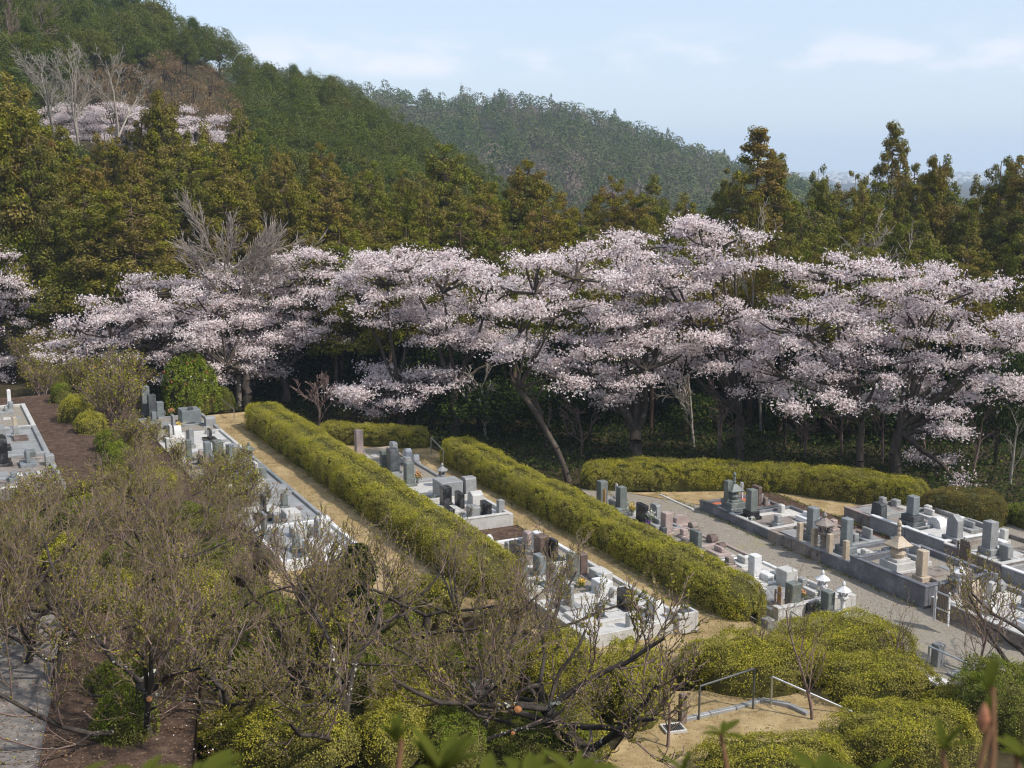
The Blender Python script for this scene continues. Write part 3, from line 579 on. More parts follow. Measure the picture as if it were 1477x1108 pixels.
# ------------------------------------------------------------------ hedges and shrubs
def superell(w, h, th, e=.55):
    c, s = math.cos(th), math.sin(th)
    return w / 2 * math.copysign(abs(c) ** e, c), h * (abs(s) ** e)
def hedge(label, pts, wdt, hgt, mat, dens=1250, leaf=.052, seed=1, lump=.06, name='hedge', cat='hedge', group=None):
    g = np.random.default_rng(seed); pts = [Vector(p) for p in pts]
    ls = [(pts[i + 1] - pts[i]).length for i in range(len(pts) - 1)]; Lt = sum(ls)
    o = pts[0].copy(); t = thing(name, label, cat, tuple(o), 0, group)
    cum = np.concatenate([[0], np.cumsum(ls)]); PA = np.array([list(p) for p in pts])
    n = int(Lt * (wdt + 2 * hgt) * dens); s = g.uniform(0, Lt, n); th = np.arccos(g.uniform(-1, 1, n))
    m_ = max(40, int(n / 26)); ss_ = g.uniform(0, Lt, m_); tt_ = g.uniform(0, math.pi, m_); oo_ = g.uniform(-.05, .05, m_); dd_ = g.normal(size=(m_, 3)) * .4; gap = (np.sin(ss_ * 5.1 + seed) * np.sin(ss_ * 2.3 + tt_ * 4.1) + g.normal(size=m_) * .35) > .95; ok_ = np.flatnonzero(~gap); k_ = ok_[g.integers(0, len(ok_), n)]
    s = np.clip(ss_[k_] + g.normal(size=n) * .075, 0, Lt); th = np.clip(tt_[k_] + g.normal(size=n) * .06, 0, math.pi)
    pos = np.stack([np.interp(s, cum, PA[:, i]) for i in range(3)], 1)
    e1 = np.clip(s - .15, 0, Lt); e2 = np.clip(s + .15, 0, Lt)
    tan = unit(np.stack([np.interp(e2, cum, PA[:, i]) - np.interp(e1, cum, PA[:, i]) for i in range(3)], 1))
    side = np.stack([-tan[:, 1], tan[:, 0], np.zeros(n)], 1)
    # ends rounded
    ed = np.minimum(s, Lt - s) / (wdt * .5); f = np.sqrt(np.clip(1 - (1 - np.clip(ed, 0, 1)) ** 2, .02, 1)) ** .7
    c, sn = np.cos(th), np.sin(th); ex = .5
    lp = 1 + lump * (np.sin(s * 1.9 + th * 2 + seed) * .5 + np.sin(s * 4.3 - th * 3) * .3 + np.sin(s * .7 + seed * 3) * .5)
    jit = g.normal(size=n) * .03 + np.where(g.random(n) < .06, g.uniform(0, .13, n), 0) - np.where(g.random(n) < .3, g.uniform(0, .09, n), 0) + oo_[k_]
    X = np.sign(c) * np.abs(c) ** ex * wdt / 2; Y = np.abs(sn) ** ex * hgt
    nx, ny = np.sign(c) * np.abs(c) ** (1 / ex * .6), sn
    C = pos + side * ((X * lp * f) + nx * jit)[:, None]; C[:, 2] += Y * lp * (.35 + .65 * f) + ny * jit
    A = side * nx[:, None] + np.array([0, 0, 1]) * (ny[:, None]) + dd_[k_]
    sz = g.uniform(.6, 1.35, n) * leaf
    V, F = leaves(C - np.array(o), A, sz, sz * .5, g, nrm=A, loose=.5); link_mesh('foliage', np_mesh('foliage', V, F, M[mat]), t)
    # dark core shell: the shade inside the hedge put into its colour
    ns = max(6, int(Lt * 3)); nt_ = 12; CV = []; CF = []
    for i in range(ns + 1):
        ss = Lt * i / ns; p = np.array([np.interp(ss, cum, PA[:, k]) for k in range(3)]); q1 = np.array([np.interp(min(Lt, ss + .1), cum, PA[:, k]) for k in range(3)]); q0 = np.array([np.interp(max(0, ss - .1), cum, PA[:, k]) for k in range(3)])
        tn = (q1 - q0) / np.linalg.norm(q1 - q0); sdv = np.array([-tn[1], tn[0], 0]); edd = min(ss, Lt - ss) / (wdt * .5); ff = math.sqrt(max(.02, 1 - (1 - min(1, edd)) ** 2)) ** .7
        for j in range(nt_ + 1):
            a = math.pi * j / nt_; l2 = 1 + lump * (math.sin(ss * 1.9 + a * 2 + seed) * .5 + math.sin(ss * 4.3 - a * 3) * .3 + math.sin(ss * .7 + seed * 3) * .5)
            cc, s2 = math.cos(a), math.sin(a); xx = math.copysign(abs(cc) ** ex, cc) * (wdt / 2 - .13); yy = max(0, s2) ** ex * (hgt - .13)
            v = p + sdv * xx * l2 * ff; CV.append((v[0] - o.x, v[1] - o.y, v[2] - o.z + yy * l2 * (.35 + .65 * ff)))
    for i in range(ns):
        for j in range(nt_):
            a = i * (nt_ + 1) + j; CF.append((a, a + 1, a + nt_ + 2, a + nt_ + 1))
    link_mesh('branches', np_mesh('branches', CV, CF, M['core']), t)
    return t
def bush(label, c, rx, ry, h, mat, rz=0, seed=1, dens=1250, leaf=.048, name='shrub', cat='shrub', group=None, ex=.75, flowers=None):
    g = np.random.default_rng(seed); t = thing(name, label, cat, tuple(c), rz, group)
    area = 2 * math.pi * ((rx * ry) ** .5) ** 2 * .6 + math.pi * (rx + ry) * h * .8; n = int(area * dens)
    th = g.uniform(0, 2 * math.pi, n); ph = np.arccos(g.uniform(-.05, 1, n))
    m_ = max(20, int(n / 26)); R_ = (rx * ry * h) ** (1 / 3); t_ = g.uniform(0, 6.283, m_); p_ = np.where(g.random(m_) < .5, np.arcsin(g.random(m_) ** (.5 / ex)), np.arccos(g.uniform(-.05, 1, m_))); oo_ = g.uniform(-.05, .05, m_) / R_; dd_ = g.normal(size=(m_, 3)) * .4; k_ = g.integers(0, m_, n)
    ph = np.clip(p_[k_] + g.normal(size=n) * .075 / R_, 0, 1.62); th = t_[k_] + g.normal(size=n) * .075 / R_ / np.maximum(.25, np.sin(p_[k_]))
    lp = 1 + oo_[k_] + .07 * np.sin(th * 3 + seed) * np.sin(ph * 3) + .05 * np.sin(th * 7 + ph * 5 + seed) + g.normal(size=n) * .022 + np.where(g.random(n) < .05, g.uniform(0, .12, n), 0)
    sp, cp = np.sin(ph), np.cos(ph); sx = np.sign(sp) * np.abs(sp) ** ex; cx = np.sign(cp) * np.abs(cp) ** ex
    C = np.stack([np.cos(th) * sx * rx, np.sin(th) * sx * ry, cx * h], 1) * lp[:, None]; C[:, 2] = np.maximum(C[:, 2], .02)
    A = np.stack([np.cos(th) * sp, np.sin(th) * sp, cp], 1) + dd_[k_]; sz = g.uniform(.6, 1.35, n) * leaf
    V, F = leaves(C, A, sz, sz * .52, g, nrm=A, loose=.5); link_mesh('foliage', np_mesh('foliage', V, F, M[mat]), t)
    CV = []; CF = []; na, nb = 18, 7
    for i in range(nb + 1):
        p = math.pi / 2 * (1 - i / nb); s_, c_ = max(0, math.sin(p)) ** ex, max(0, math.cos(p)) ** ex
        for j in range(na):
            a = 2 * math.pi * j / na; l2 = .86 + .06 * math.sin(a * 3 + seed) * math.sin(p * 3); CV.append((math.cos(a) * s_ * rx * l2, math.sin(a) * s_ * ry * l2, c_ * h * l2))
    for i in range(nb):
        for j in range(na): CF.append((i * na + j, i * na + (j + 1) % na, (i + 1) * na + (j + 1) % na, (i + 1) * na + j))
    link_mesh('branches', np_mesh('branches', CV, CF, M['core']), t)  # solid dark shell standing in for the shade inside the bush
    if flowers:
        k = flowers[1]; ii = g.integers(0, n, k); CC = np.repeat(C[ii] * 1.03, 8, 0) + g.normal(size=(k * 8, 3)) * .03
        V, F = leaves(CC, g.normal(size=CC.shape), .09, .07, g); link_mesh('flowers', np_mesh('flowers', V, F, M[flowers[0]]), t)
    return t

hedge('longest clipped hedge, running diagonally from the camellia down the left of the middle graves', [UV(-19.3, -5.65, Z2 - .1), UV(-8, -5.5, Z2 - .1), UV(2, -5.45, Z2 - .15), UV(10.6, -5.4, Z2 - .25)], 2.05, 1.42, 'hedge', seed=3)
hedge('clipped hedge on the right of the middle graves, ending beside the short leaning rail', [UV(-10.0, 1.55, .15), UV(0, 1.6, .1), UV(8, 1.6, .1), UV(14.4, 1.6, .05)], 1.8, 1.45, 'hedge', seed=4)
hedge('short clipped hedge across the far end of the middle graves', [P(462, 636, Z1), P(545, 642, Z1), P(618, 645, Z1)], 1.2, 1.05, 'hedge', seed=5)
hedge('back hedge under the cherry trunks, from the middle hedge to the break', [P(838, 704), P(940, 702), P(1040, 704), P(1110, 707), P(1178, 713)], 1.5, 1.25, 'hedge', seed=6)
hedge('bright back hedge right of the break, curving towards the right graves', [P(1160, 712), P(1230, 722), P(1290, 730), P(1335, 740)], 1.6, 1.38, 'hedge', seed=7)
hedge('bronzed end of the back hedge at the far right corner', [P(1330, 742), P(1385, 752), P(1452, 757)], 1.7, 1.3, 'hedge_brown', seed=8)
hedge('green shrub row cut by the right edge behind the graves', [P(1455, 752), P(1520, 770)], 1.3, .9, 'hedge_green', seed=9, name='shrub', cat='shrub')

def bpx(label, px0, px1, pyf, z, hpx, dep, mat, seed, **kw):
    c = P((px0 + px1) / 2, pyf, z); k = ppm(c); rx = (px1 - px0) / 2 / k; c.y += dep / 2
    return bush(label, tuple(c), rx, dep / 2, hpx / k, mat, 0, seed, **kw)
bpx('large clipped azalea left of the wooden post, below the middle graves', 862, 972, 1062, 0, 92, 3.0, 'hedge', 21, ex=.55)
bpx('clipped azalea mound behind the dark handrail', 985, 1205, 1012, 0, 70, 2.4, 'hedge', 22, ex=.55)
bpx('clipped azalea mound nearest the end of the last left-lane grave', 1120, 1335, 978, 0, 62, 2.6, 'hedge', 23, ex=.55)
bpx('clipped azalea mound sloping down behind the bright handrail', 1190, 1370, 1030, 0, 60, 2.2, 'hedge', 24, ex=.55)
bpx('clipped azalea mass along the bottom right, left half', 1000, 1250, 1160, 0, 66, 2.0, 'hedge', 25, ex=.55)
bpx('clipped azalea mass along the bottom right, right half', 1205, 1440, 1130, 0, 76, 2.6, 'hedge', 26, ex=.55)
bpx('azalea cut by the bottom right corner', 1400, 1560, 1085, 0, 90, 3.0, 'hedge_green', 27, ex=.6)
bpx('small azalea mound left of the flat white slab', 1335, 1440, 1045, 0, 40, 1.2, 'hedge', 28)
bpx('azalea mound under the bare branches below the middle graves', 740, 880, 1045, .3, 95, 2.6, 'hedge', 29, ex=.6)
bpx('azalea mound seen through twigs left of the thick dark trunk', 640, 770, 1000, .6, 60, 2.0, 'hedge_green', 30, ex=.6)
bpx('low azalea along the bottom, between the two dark trunks', 640, 860, 1125, .3, 70, 2.0, 'hedge_green', 31, ex=.6)
bpx('low azalea in the shade below the forked pruned tree', 500, 610, 1118, 1.4, 70, 2.0, 'hedge', 171, ex=.7)
bpx('low azalea at the bottom under the long low limb', 600, 700, 1125, 1.0, 66, 2.0, 'hedge_green', 172, ex=.7)
bpx('low azalea beside the straw path foot, left of the drain', 780, 880, 1112, .2, 60, 1.6, 'hedge', 173, ex=.7)
bpx('azalea half hidden behind the forked pruned tree', 520, 640, 1065, 1.5, 60, 2.0, 'hedge', 174, ex=.7)
bpx('rounded azalea at the bottom, right of the lichened trunk', 255, 505, 1125, 2.0, 78, 2.0, 'hedge', 32, ex=.7)
bpx('green azalea beside the bare soil at the bottom left', 118, 215, 1095, 2.8, 80, 1.5, 'hedge_green', 33)
bpx('green azalea behind the first one beside the soil at bottom left', 110, 230, 1030, 2.8, 60, 1.5, 'hedge_green', 34)
bpx('round camellia bush with red flowers behind the left graves', 226, 308, 600, Z2 + .1, 78, 2.8, 'glossy', 35, leaf=.10, dens=600, flowers=('f_red', 12), name='camellia_bush', cat='camellia', ex=.8)
bpx('small dull shrub right of the camellia', 298, 336, 592, Z2, 30, 1.0, 'hedge_green', 36)
for i, (a, b_, f, h, lab, m) in enumerate([(68, 100, 583, 26, 'small round green shrub at the far end of the bare soil', 'hedge_green'), (78, 128, 612, 36, 'yellowish round shrub second along the edge of the bare soil', 'hedge'),
     (100, 146, 628, 28, 'round shrub third along the edge of the bare soil', 'hedge'), (130, 172, 655, 28, 'dull round shrub fourth along the edge of the bare soil', 'hedge_green'), (140, 184, 682, 38, 'bright green round shrub nearest along the edge of the bare soil', 'hedge_green'),
     (180, 245, 715, 26, 'yellowish shrub seen through bare twigs below the left graves', 'hedge'), (40, 90, 560, 22, 'low dark shrub at the top of the bare soil', 'hedge_green')]):
    bpx(lab, a, b_, f, Z3, h, (b_ - a) / 34 * 1.1, m, 50 + i)
for i, (a, b_, f, z_, h, dp) in enumerate([(210, 330, 900, 2.5, 55, 2.2), (300, 420, 930, 2.3, 55, 2.2), (180, 270, 960, 2.6, 60, 2.0), (400, 520, 960, 1.9, 60, 2.2), (270, 400, 1000, 2.3, 60, 2.0), (500, 600, 940, 1.4, 60, 2.2), (90, 190, 890, 2.9, 50, 1.8), (130, 250, 840, 2.6, 45, 2.0), (240, 350, 840, 2.4, 45, 2.0), (40, 120, 830, 2.8, 45, 2.0), (580, 680, 1030, 1.0, 70, 2.2), (470, 600, 1030, 1.5, 65, 2.2), (560, 660, 900, 1.0, 50, 2.0), (200, 310, 780, 2.3, 40, 2.0), (60, 160, 770, 2.7, 40, 2.0), (420, 520, 880, 1.7, 45, 2.0), (-20, 50, 800, 2.9, 45, 2.0)]):
    bpx(['dull green shrub right of the road, deep under the twiggy trees', 'green shrub left of the forked pruned tree', 'green shrub behind the lichen-spotted tree', 'green shrub straight in front of the forked pruned tree', 'yellowish shrub between the lichen-spotted and the forked tree', 'green shrub at the foot of the ivy-smothered stem', 'green shrub on the soil edge nearest the road', 'yellowish shrub below the near far-left kerbs', 'green shrub below the left grave kerbs', 'green shrub over the road end at the left edge', 'yellowish shrub right of the forked pruned tree', 'green shrub low beside the forked pruned tree', 'green shrub at the near foot of the long hedge', 'yellowish shrub in the twigs below the slotted stone', 'green shrub in the twigs below the far left graves', 'green shrub left of the ivy-smothered stem', 'dull shrub half cut by the left edge above the road'][i], a, b_, f, z_, h, dp, 'hedge_green' if i % 3 else 'hedge', 140 + i, dens=700, leaf=.06)
UND = [dome_mesh(61, 4, 2.0, 120, 40, 'under', .22), dome_mesh(62, 4, 2.4, 130, 40, 'under', .20)]
kk_ = 0
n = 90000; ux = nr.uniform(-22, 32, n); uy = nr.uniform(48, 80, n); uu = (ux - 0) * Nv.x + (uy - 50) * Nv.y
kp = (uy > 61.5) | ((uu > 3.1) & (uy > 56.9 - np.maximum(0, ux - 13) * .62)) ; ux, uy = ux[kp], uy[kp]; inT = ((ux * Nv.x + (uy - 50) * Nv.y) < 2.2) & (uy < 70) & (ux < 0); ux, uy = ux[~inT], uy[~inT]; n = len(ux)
C = np.stack([ux, uy, Z(ux, uy) + nr.random(n) ** 2 * .7 + .03], 1); V, F = leaves(C, C, nr.uniform(.10, .24, n), nr.uniform(.06, .12, n), nrm=np.tile([0, -.2, 1.0], (n, 1)), loose=.9)  # dark leaves over the sunlit floor, shade put into their colour
tag(link_mesh('undergrowth', np_mesh('undergrowth', V, F, M['under'])), 'low undergrowth coloured dark for the shade beneath the cherry trees', 'undergrowth', kind='stuff')
for px in range(330, 1500, 50):  # evergreen rows added to darken the gap behind the hedges
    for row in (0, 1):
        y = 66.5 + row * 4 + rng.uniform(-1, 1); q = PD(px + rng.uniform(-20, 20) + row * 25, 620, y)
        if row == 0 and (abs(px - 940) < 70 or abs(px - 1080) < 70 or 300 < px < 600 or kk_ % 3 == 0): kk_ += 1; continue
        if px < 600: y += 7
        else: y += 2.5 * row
        t = thing('evergreen_shrub', ('nearer' if row == 0 else 'farther') + ' dark evergreen added to deepen the shade, ' + near_lm(px), 'shrub', (q.x, y, gz(q.x, y) - .3), rng.uniform(0, 6), 'dark evergreens added to deepen the shade under the cherry trees')
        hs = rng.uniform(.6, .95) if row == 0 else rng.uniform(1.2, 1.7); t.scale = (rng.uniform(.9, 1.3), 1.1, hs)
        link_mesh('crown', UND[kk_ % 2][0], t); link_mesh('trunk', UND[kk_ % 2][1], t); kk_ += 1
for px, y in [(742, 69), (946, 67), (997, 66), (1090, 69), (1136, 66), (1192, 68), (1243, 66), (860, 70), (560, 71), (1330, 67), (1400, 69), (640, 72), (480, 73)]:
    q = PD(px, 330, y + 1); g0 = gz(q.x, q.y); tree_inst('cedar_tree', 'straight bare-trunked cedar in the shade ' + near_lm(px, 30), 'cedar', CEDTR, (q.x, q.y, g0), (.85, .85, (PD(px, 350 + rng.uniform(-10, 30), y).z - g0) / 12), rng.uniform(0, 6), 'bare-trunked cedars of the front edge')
n = 46000; uv = np.concatenate([np.stack([nr.uniform(-14, 16, n // 2), nr.uniform(-.75, .8, n // 2)], 1), np.stack([nr.uniform(-21, 11, n // 2), nr.uniform(-8.1, -6.2, n // 2)], 1)])
zz = np.where(uv[:, 1] > -2, Z1, Z2); C = np.array([0, 50, 0]) + uv[:, :1] * np.array(Dv) + uv[:, 1:] * np.array(Nv); C[:, 2] = zz + .02
cl = np.sin(uv[:, 0] * 2.3) + np.sin(uv[:, 1] * 5 + uv[:, 0]) + nr.normal(size=len(uv)); C = C[cl > -.3]; V, F = leaves(C, nr.normal(size=C.shape) * .6 + [0, 0, .8], nr.uniform(.05, .13, len(C)), .012)
tag(link_mesh('dry_grass', np_mesh('dry_grass', V, F, M['strawblade'])), 'short dry straw-coloured grass on the two paths', 'grass', kind='stuff')
n = 5200; uv = np.stack([nr.uniform(-12, 15, n), nr.uniform(5.5, 13.0, n)], 1); C = np.array([0, 50, 0]) + uv[:, :1] * np.array(Dv) + uv[:, 1:] * np.array(Nv); C[:, 2] = .045
V, F = leaves(C, C, nr.uniform(.03, .075, n), nr.uniform(.02, .05, n), nrm=np.tile([0, 0, 1.0], (n, 1)), loose=.3)
V2, F2 = leaves(np.array([(rng.uniform(-15, -6), rng.uniform(22, 31), 3.09) for _ in range(3500)]), np.ones((3500, 3)), nr.uniform(.03, .07, 3500), .035, nrm=np.tile([0, 0, 1.0], (3500, 1)), loose=.3)
V, F, mi = join_vf((V, F), (V2, F2)); tag(link_mesh('fallen_leaves', np_mesh('fallen_leaves', V, F, M['litter'])), 'scattered brown leaves and pale petals on the lane and the road', 'fallen leaves', kind='stuff')
C = []
for ln_v, u0, u1, zz_ in ((8.0, -6, 15, .03), (5.9, -10, 14, .03), (12.62, -3, 12, .06), (11.5, -3, 12, .06), (-.62, -14, 15, Z1), (.62, -10, 15, Z1), (-6.45, -20, 11, Z2)):
    for _ in range(240):
        u_ = rng.uniform(u0, u1); q = UV(u_, ln_v + rng.gauss(0, .1), zz_)
        for _j in range(rng.randrange(3, 11)): C.append((q.x + rng.gauss(0, .05), q.y + rng.gauss(0, .05), q.z + .04))
C = np.array(C); V, F = leaves(C, nr.normal(size=C.shape) * .6 + [0, 0, .9], nr.uniform(.06, .16, len(C)), .02)
tag(link_mesh('weeds', np_mesh('weeds', V, F, M['weed'])), 'small green and straw weeds along the kerbs', 'weeds', kind='stuff')
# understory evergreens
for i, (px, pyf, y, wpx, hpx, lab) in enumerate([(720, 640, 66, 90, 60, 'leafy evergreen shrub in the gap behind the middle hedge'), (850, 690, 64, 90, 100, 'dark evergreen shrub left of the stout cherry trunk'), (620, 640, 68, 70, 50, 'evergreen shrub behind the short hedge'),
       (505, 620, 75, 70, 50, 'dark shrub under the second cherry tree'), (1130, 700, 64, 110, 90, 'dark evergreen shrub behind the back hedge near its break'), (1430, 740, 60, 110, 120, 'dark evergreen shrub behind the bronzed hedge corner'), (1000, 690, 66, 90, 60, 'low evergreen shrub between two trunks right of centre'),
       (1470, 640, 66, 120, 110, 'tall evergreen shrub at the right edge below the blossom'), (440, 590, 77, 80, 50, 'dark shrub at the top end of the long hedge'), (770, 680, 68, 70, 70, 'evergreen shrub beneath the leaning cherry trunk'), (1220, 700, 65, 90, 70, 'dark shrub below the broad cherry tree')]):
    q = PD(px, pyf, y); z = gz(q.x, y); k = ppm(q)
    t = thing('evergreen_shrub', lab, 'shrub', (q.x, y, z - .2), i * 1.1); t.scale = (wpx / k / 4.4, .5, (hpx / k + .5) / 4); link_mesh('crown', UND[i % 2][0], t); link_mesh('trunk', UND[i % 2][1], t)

# ------------------------------------------------------------------ bare thickets and foreground trees
K_PRUNE = dict(n=[4, 6, 6, 5, 3], wig=[.10, .16, .13, .10, .10], up=[.0, .05, .16, .20, .12], tap=[.25, .5, .65, .7, .6], kids=[2.3, 1.0, 1.05, 1.25, 0], ang=[1.05, .8, .7, .6, 0],
               len=[1.55, .62, .55, .50, 0], rad=[.56, .52, .5, .62, 0], **{'from': [.5, .3, .15, .15, 0]})
def prune_proto(seed, H=1.5, r0=.088, K=None):
    R = random.Random(seed); S = []; T = []
    grow(R, Vector((0, 0, -.3)), Vector((R.gauss(0, .2), R.gauss(0, .2), 1)).normalized(), H, r0, 0, K or K_PRUNE, S, T)
    big = [s for s in S if s[2] > .018]; small = [(a, b, max(r, .0055), max(q, .004)) for a, b, r, q in S if r <= .018]
    V, F = tubes(big, 7); m1 = np_mesh('trunk', V, F, M['bark_dark'], smooth=True)
    V, F = tubes(small, 3); m2 = np_mesh('twigs', V, F, M['twig'])
    g = np.random.default_rng(seed); sm = np.array([[*a, *b] for a, b, r, q in small]); k = 1.5
    i = g.integers(0, len(sm), int(len(sm) * k)); s = g.random((len(i), 1)); C = sm[i, :3] * (1 - s) + sm[i, 3:] * s + g.normal(size=(len(i), 3)) * .009
    sz = g.uniform(.6, 1.35, len(C)) * .036; V, F = leaves(C, (sm[i, 3:] - sm[i, :3]) * 6 + g.normal(size=C.shape) * .6, sz, sz * .5, g)
    m3 = np_mesh('foliage', V, F, M['sprout']); print('prune', len(big), len(small), len(C))
    zmax = max(s[1][2] for s in S); return (m1, m2, m3, zmax, [q for q in big if .032 < q[2] < .062])
PR = [prune_proto(301 + i, 1.35 + .12 * (i % 3)) for i in range(6)] + [prune_proto(321 + i, 1.3, .085, dict(K_PRUNE, kids=[2.3, .85, .9, 1.0, 0])) for i in range(4)]
def prune_inst(label, px, py, z, hpx, v, rz, group=None, wide=1.0):
    """base pixel and level, crown top hpx above the base"""
    b = P(px, py, z); k = ppm(b); m1, m2, m3, zm, bg_ = PR[v]; s = hpx / k / zm
    t = thing('pruned_tree', label, 'tree', tuple(b), rz, group); t.scale = (s * wide, s * wide, s)
    link_mesh('trunk', m1, t); link_mesh('twigs', m2, t); link_mesh('foliage', m3, t)
    if 'pruned' in label or 'scar' in label:
        R = random.Random(int(px)); cd = Vector((-b.x, -b.y, 0)).normalized(); a_ = -rz; cl = Vector((cd.x * math.cos(a_) - cd.y * math.sin(a_), cd.x * math.sin(a_) + cd.y * math.cos(a_), .25)).normalized()
        for q in R.sample(bg_, min(1, len(bg_))):
            p0 = Vector(q[0]); e = p0 + cl * .13; V, F = tubes([(tuple(p0), tuple(e), .042, .040)], 9); link_mesh('branch_stub', np_mesh('branch_stub', V, F, M['bark_dark'], smooth=True), t)
            V, F = tubes([(tuple(e - cl * .002), tuple(e + cl * .006), .036, .001)], 12); link_mesh('pruning_scar', np_mesh('pruning_scar', V, F, M['scar']), t)
        n_ = 500; g_ = np.random.default_rng(int(px)); sg = np.array([[*q[0], *q[1], q[2]] for q in bg_]); i_ = g_.integers(0, len(sg), n_); i_ = i_[np.sin(i_ * 1.7) > .2]; n_ = len(i_); u_ = g_.random((n_, 1)); dd = unit(g_.normal(size=(n_, 3)))
        C = sg[i_, :3] * (1 - u_) + sg[i_, 3:6] * u_ + dd * (sg[i_, 6:7] * .98); V, F = leaves(C, dd, g_.uniform(.02, .06, n_), g_.uniform(.02, .05, n_), g_, nrm=dd, loose=.2); tag(link_mesh('lichen', np_mesh('lichen', V, F, M['lichen']), t), kind='stuff')
    return t
for a in [
    ('lichen-spotted pruned tree at the bottom left whose limbs spread low over the azaleas', 235, 1090, 2.6, 330, 0, .3),
    ('pruned tree standing in the bare soil at the left, next to the pale road', 75, 990, 3.0, 290, 1, 1.2),
    ('pruned tree at the bottom centre left with a thick forked limb', 500, 1075, 1.6, 330, 6, 2.2),
    ('thick dark-trunked tree with an orange pruning scar in front of the azaleas', 872, 1108, .2, 330, 7, 4.0),
    ('pruned tree with a long low limb at the bottom centre', 700, 1095, .8, 261, 8, 5.1),
    ('twiggy tree standing behind the lichen-spotted one', 330, 960, 2.6, 250, 5, .9),
    ('twiggy tree between the road and the left graves', 120, 900, 3.0, 230, 2, 3.3),
    ('twiggy tree cut by the left edge above the road', 5, 900, 3.0, 220, 3, 2.7),
    ('twiggy tree in front of the pale left kerbs', 420, 900, 1.8, 178, 9, 1.9),
    ('twiggy tree at the foot of the long hedge', 600, 960, 1.2, 240, 6, 3.9),
    ('twiggy tree rising in front of the last left graves', 280, 840, 2.2, 161, 0, 5.3),
    ('twiggy tree beyond the road on the far left', 60, 800, 2.9, 130, 5, 4.4),
    ('twiggy tree beside the far left soil', 180, 790, 2.6, 150, 2, .4),
    ('twiggy tree among the left graves by the straw path', 370, 800, 1.6, 105, 8, 1.4),
    ('twiggy tree in front of the near end of the middle graves', 770, 960, .6, 200, 9, 2.4),
    ('twiggy tree at the right edge in front of the right graves', 1450, 1000, 0, 200, 7, .8),
    ('twiggy tree over the road edge, second from the left', 30, 960, 3.0, 200, 0, 3.9),
    ('twiggy tree just right of the lichen-spotted one', 330, 1060, 2.2, 260, 3, 5.0),
    ('twiggy tree left of the forked one, over the rounded azalea', 420, 1010, 2.0, 260, 1, .6),
    ('twiggy tree straight below the ivy-smothered stem', 500, 960, 1.8, 230, 6, 4.6),
    ('twiggy tree reaching over the far left kerbs', 230, 880, 2.6, 210, 1, 2.6),
    ('twiggy tree over the low azalea between the dark trunks', 790, 1060, .5, 260, 6, 1.7),
    ('twiggy tree at the near end of the long hedge', 670, 920, .9, 180, 8, 5.8),
    ('twiggy tree midway between the road and the left graves', 200, 820, 2.6, 150, 5, 3.6)]:
    prune_inst(*a[:6], a[6], wide=1.12)
K_SAP = dict(n=[7, 5, 4], wig=[.08, .12, .12], up=[.05, .16, .12], tap=[.7, .7, .6], kids=[2.4, 1.7, 0], ang=[.75, .6, 0], len=[.55, .5, 0], rad=[.5, .55, 0], **{'from': [.25, .2, 0]})
for (px, py, hpx, lab, s) in [(1172, 1040, 250, 'slim leafless sapling in front of the bright handrail', 401), (1290, 985, 150, 'thin leafless sapling over the azalea mound', 402), (1100, 985, 120, 'small leafless sapling behind the azalea mound', 403), (1405, 1010, 230, 'reddish-budded leafless sapling in front of the right graves', 404), (960, 1080, 180, 'thin sapling with a pale stem left of the wooden post', 405)]:
    b = P(px, py, 0); bare('sapling', lab, 'sapling', tuple(b), hpx / ppm(b) * .72, s, K_SAP, .05, 'twig', 'sprout', 2, .05)
# bare shrubs (multi-stemmed) in the far left thicket
K_SHR = dict(n=[5, 5, 3], wig=[.12, .14, .14], up=[.08, .12, .1], tap=[.6, .7, .6], kids=[1.6, 1.6, 0], ang=[.6, .6, 0], len=[.55, .5, 0], rad=[.55, .6, 0], **{'from': [.2, .2, 0]})
def shrub_proto(seed):
    R = random.Random(seed); S = []; T = []
    for _ in range(9): grow(R, Vector((R.gauss(0, .15), R.gauss(0, .15), -.1)), Vector((R.gauss(0, .5), R.gauss(0, .5), 1)).normalized(), 1.3, .022, 0, K_SHR, S, T)
    S = [(a, b, max(r, .011), max(q, .008)) for a, b, r, q in S]; V, F = tubes(S, 3); m = np_mesh('branches', V, F, M['twig'])
    g = np.random.default_rng(seed); tp = np.repeat(np.array([a for a, b in T]), 4, 0); C = tp + g.normal(size=tp.shape) * .07; sz = g.uniform(.05, .10, len(C))
    V, F = leaves(C, g.normal(size=C.shape), sz, sz * .5, g); return m, np_mesh('foliage', V, F, M['sprout'])
SH = [shrub_proto(501 + i) for i in range(3)]
thick = [(60, 560), (90, 545), (125, 560), (150, 535), (175, 570), (165, 605), (215, 640), (185, 655), (140, 590), (110, 530), (70, 520), (40, 525), (240, 690), (200, 690), (170, 720), (130, 740), (90, 745), (220, 730), (260, 740), (300, 720), (330, 700), (350, 730), (310, 760), (150, 770), (20, 760), (190, 530), (150, 500), (120, 490), (90, 505)]
for i, (px, py) in enumerate(thick):
    b = P(px, py + 8, Z3 if px < 215 else Z2); sc_ = rng.uniform(1.0, 1.6) if py < 640 else rng.uniform(.8, 1.2); t = thing('bare_shrub', 'twiggy grey-brown shrub ' + ('at the top of the bare soil' if py < 525 else 'behind the round shrubs' if py < 560 else 'beside the round shrubs' if py < 640 else 'below the round shrubs' if py < 700 else 'under the near end of the bare soil') + (', nearest the left edge' if px < 80 else ', on the soil side' if px < 135 else ', in mid thicket' if px < 190 else ', towards the left graves'), 'shrub', tuple(b), rng.uniform(0, 6.28), 'twiggy shrubs of the left thicket')
    t.scale = (sc_, sc_, sc_); link_mesh('branches', SH[i % 3][0], t); link_mesh('foliage', SH[i % 3][1], t)
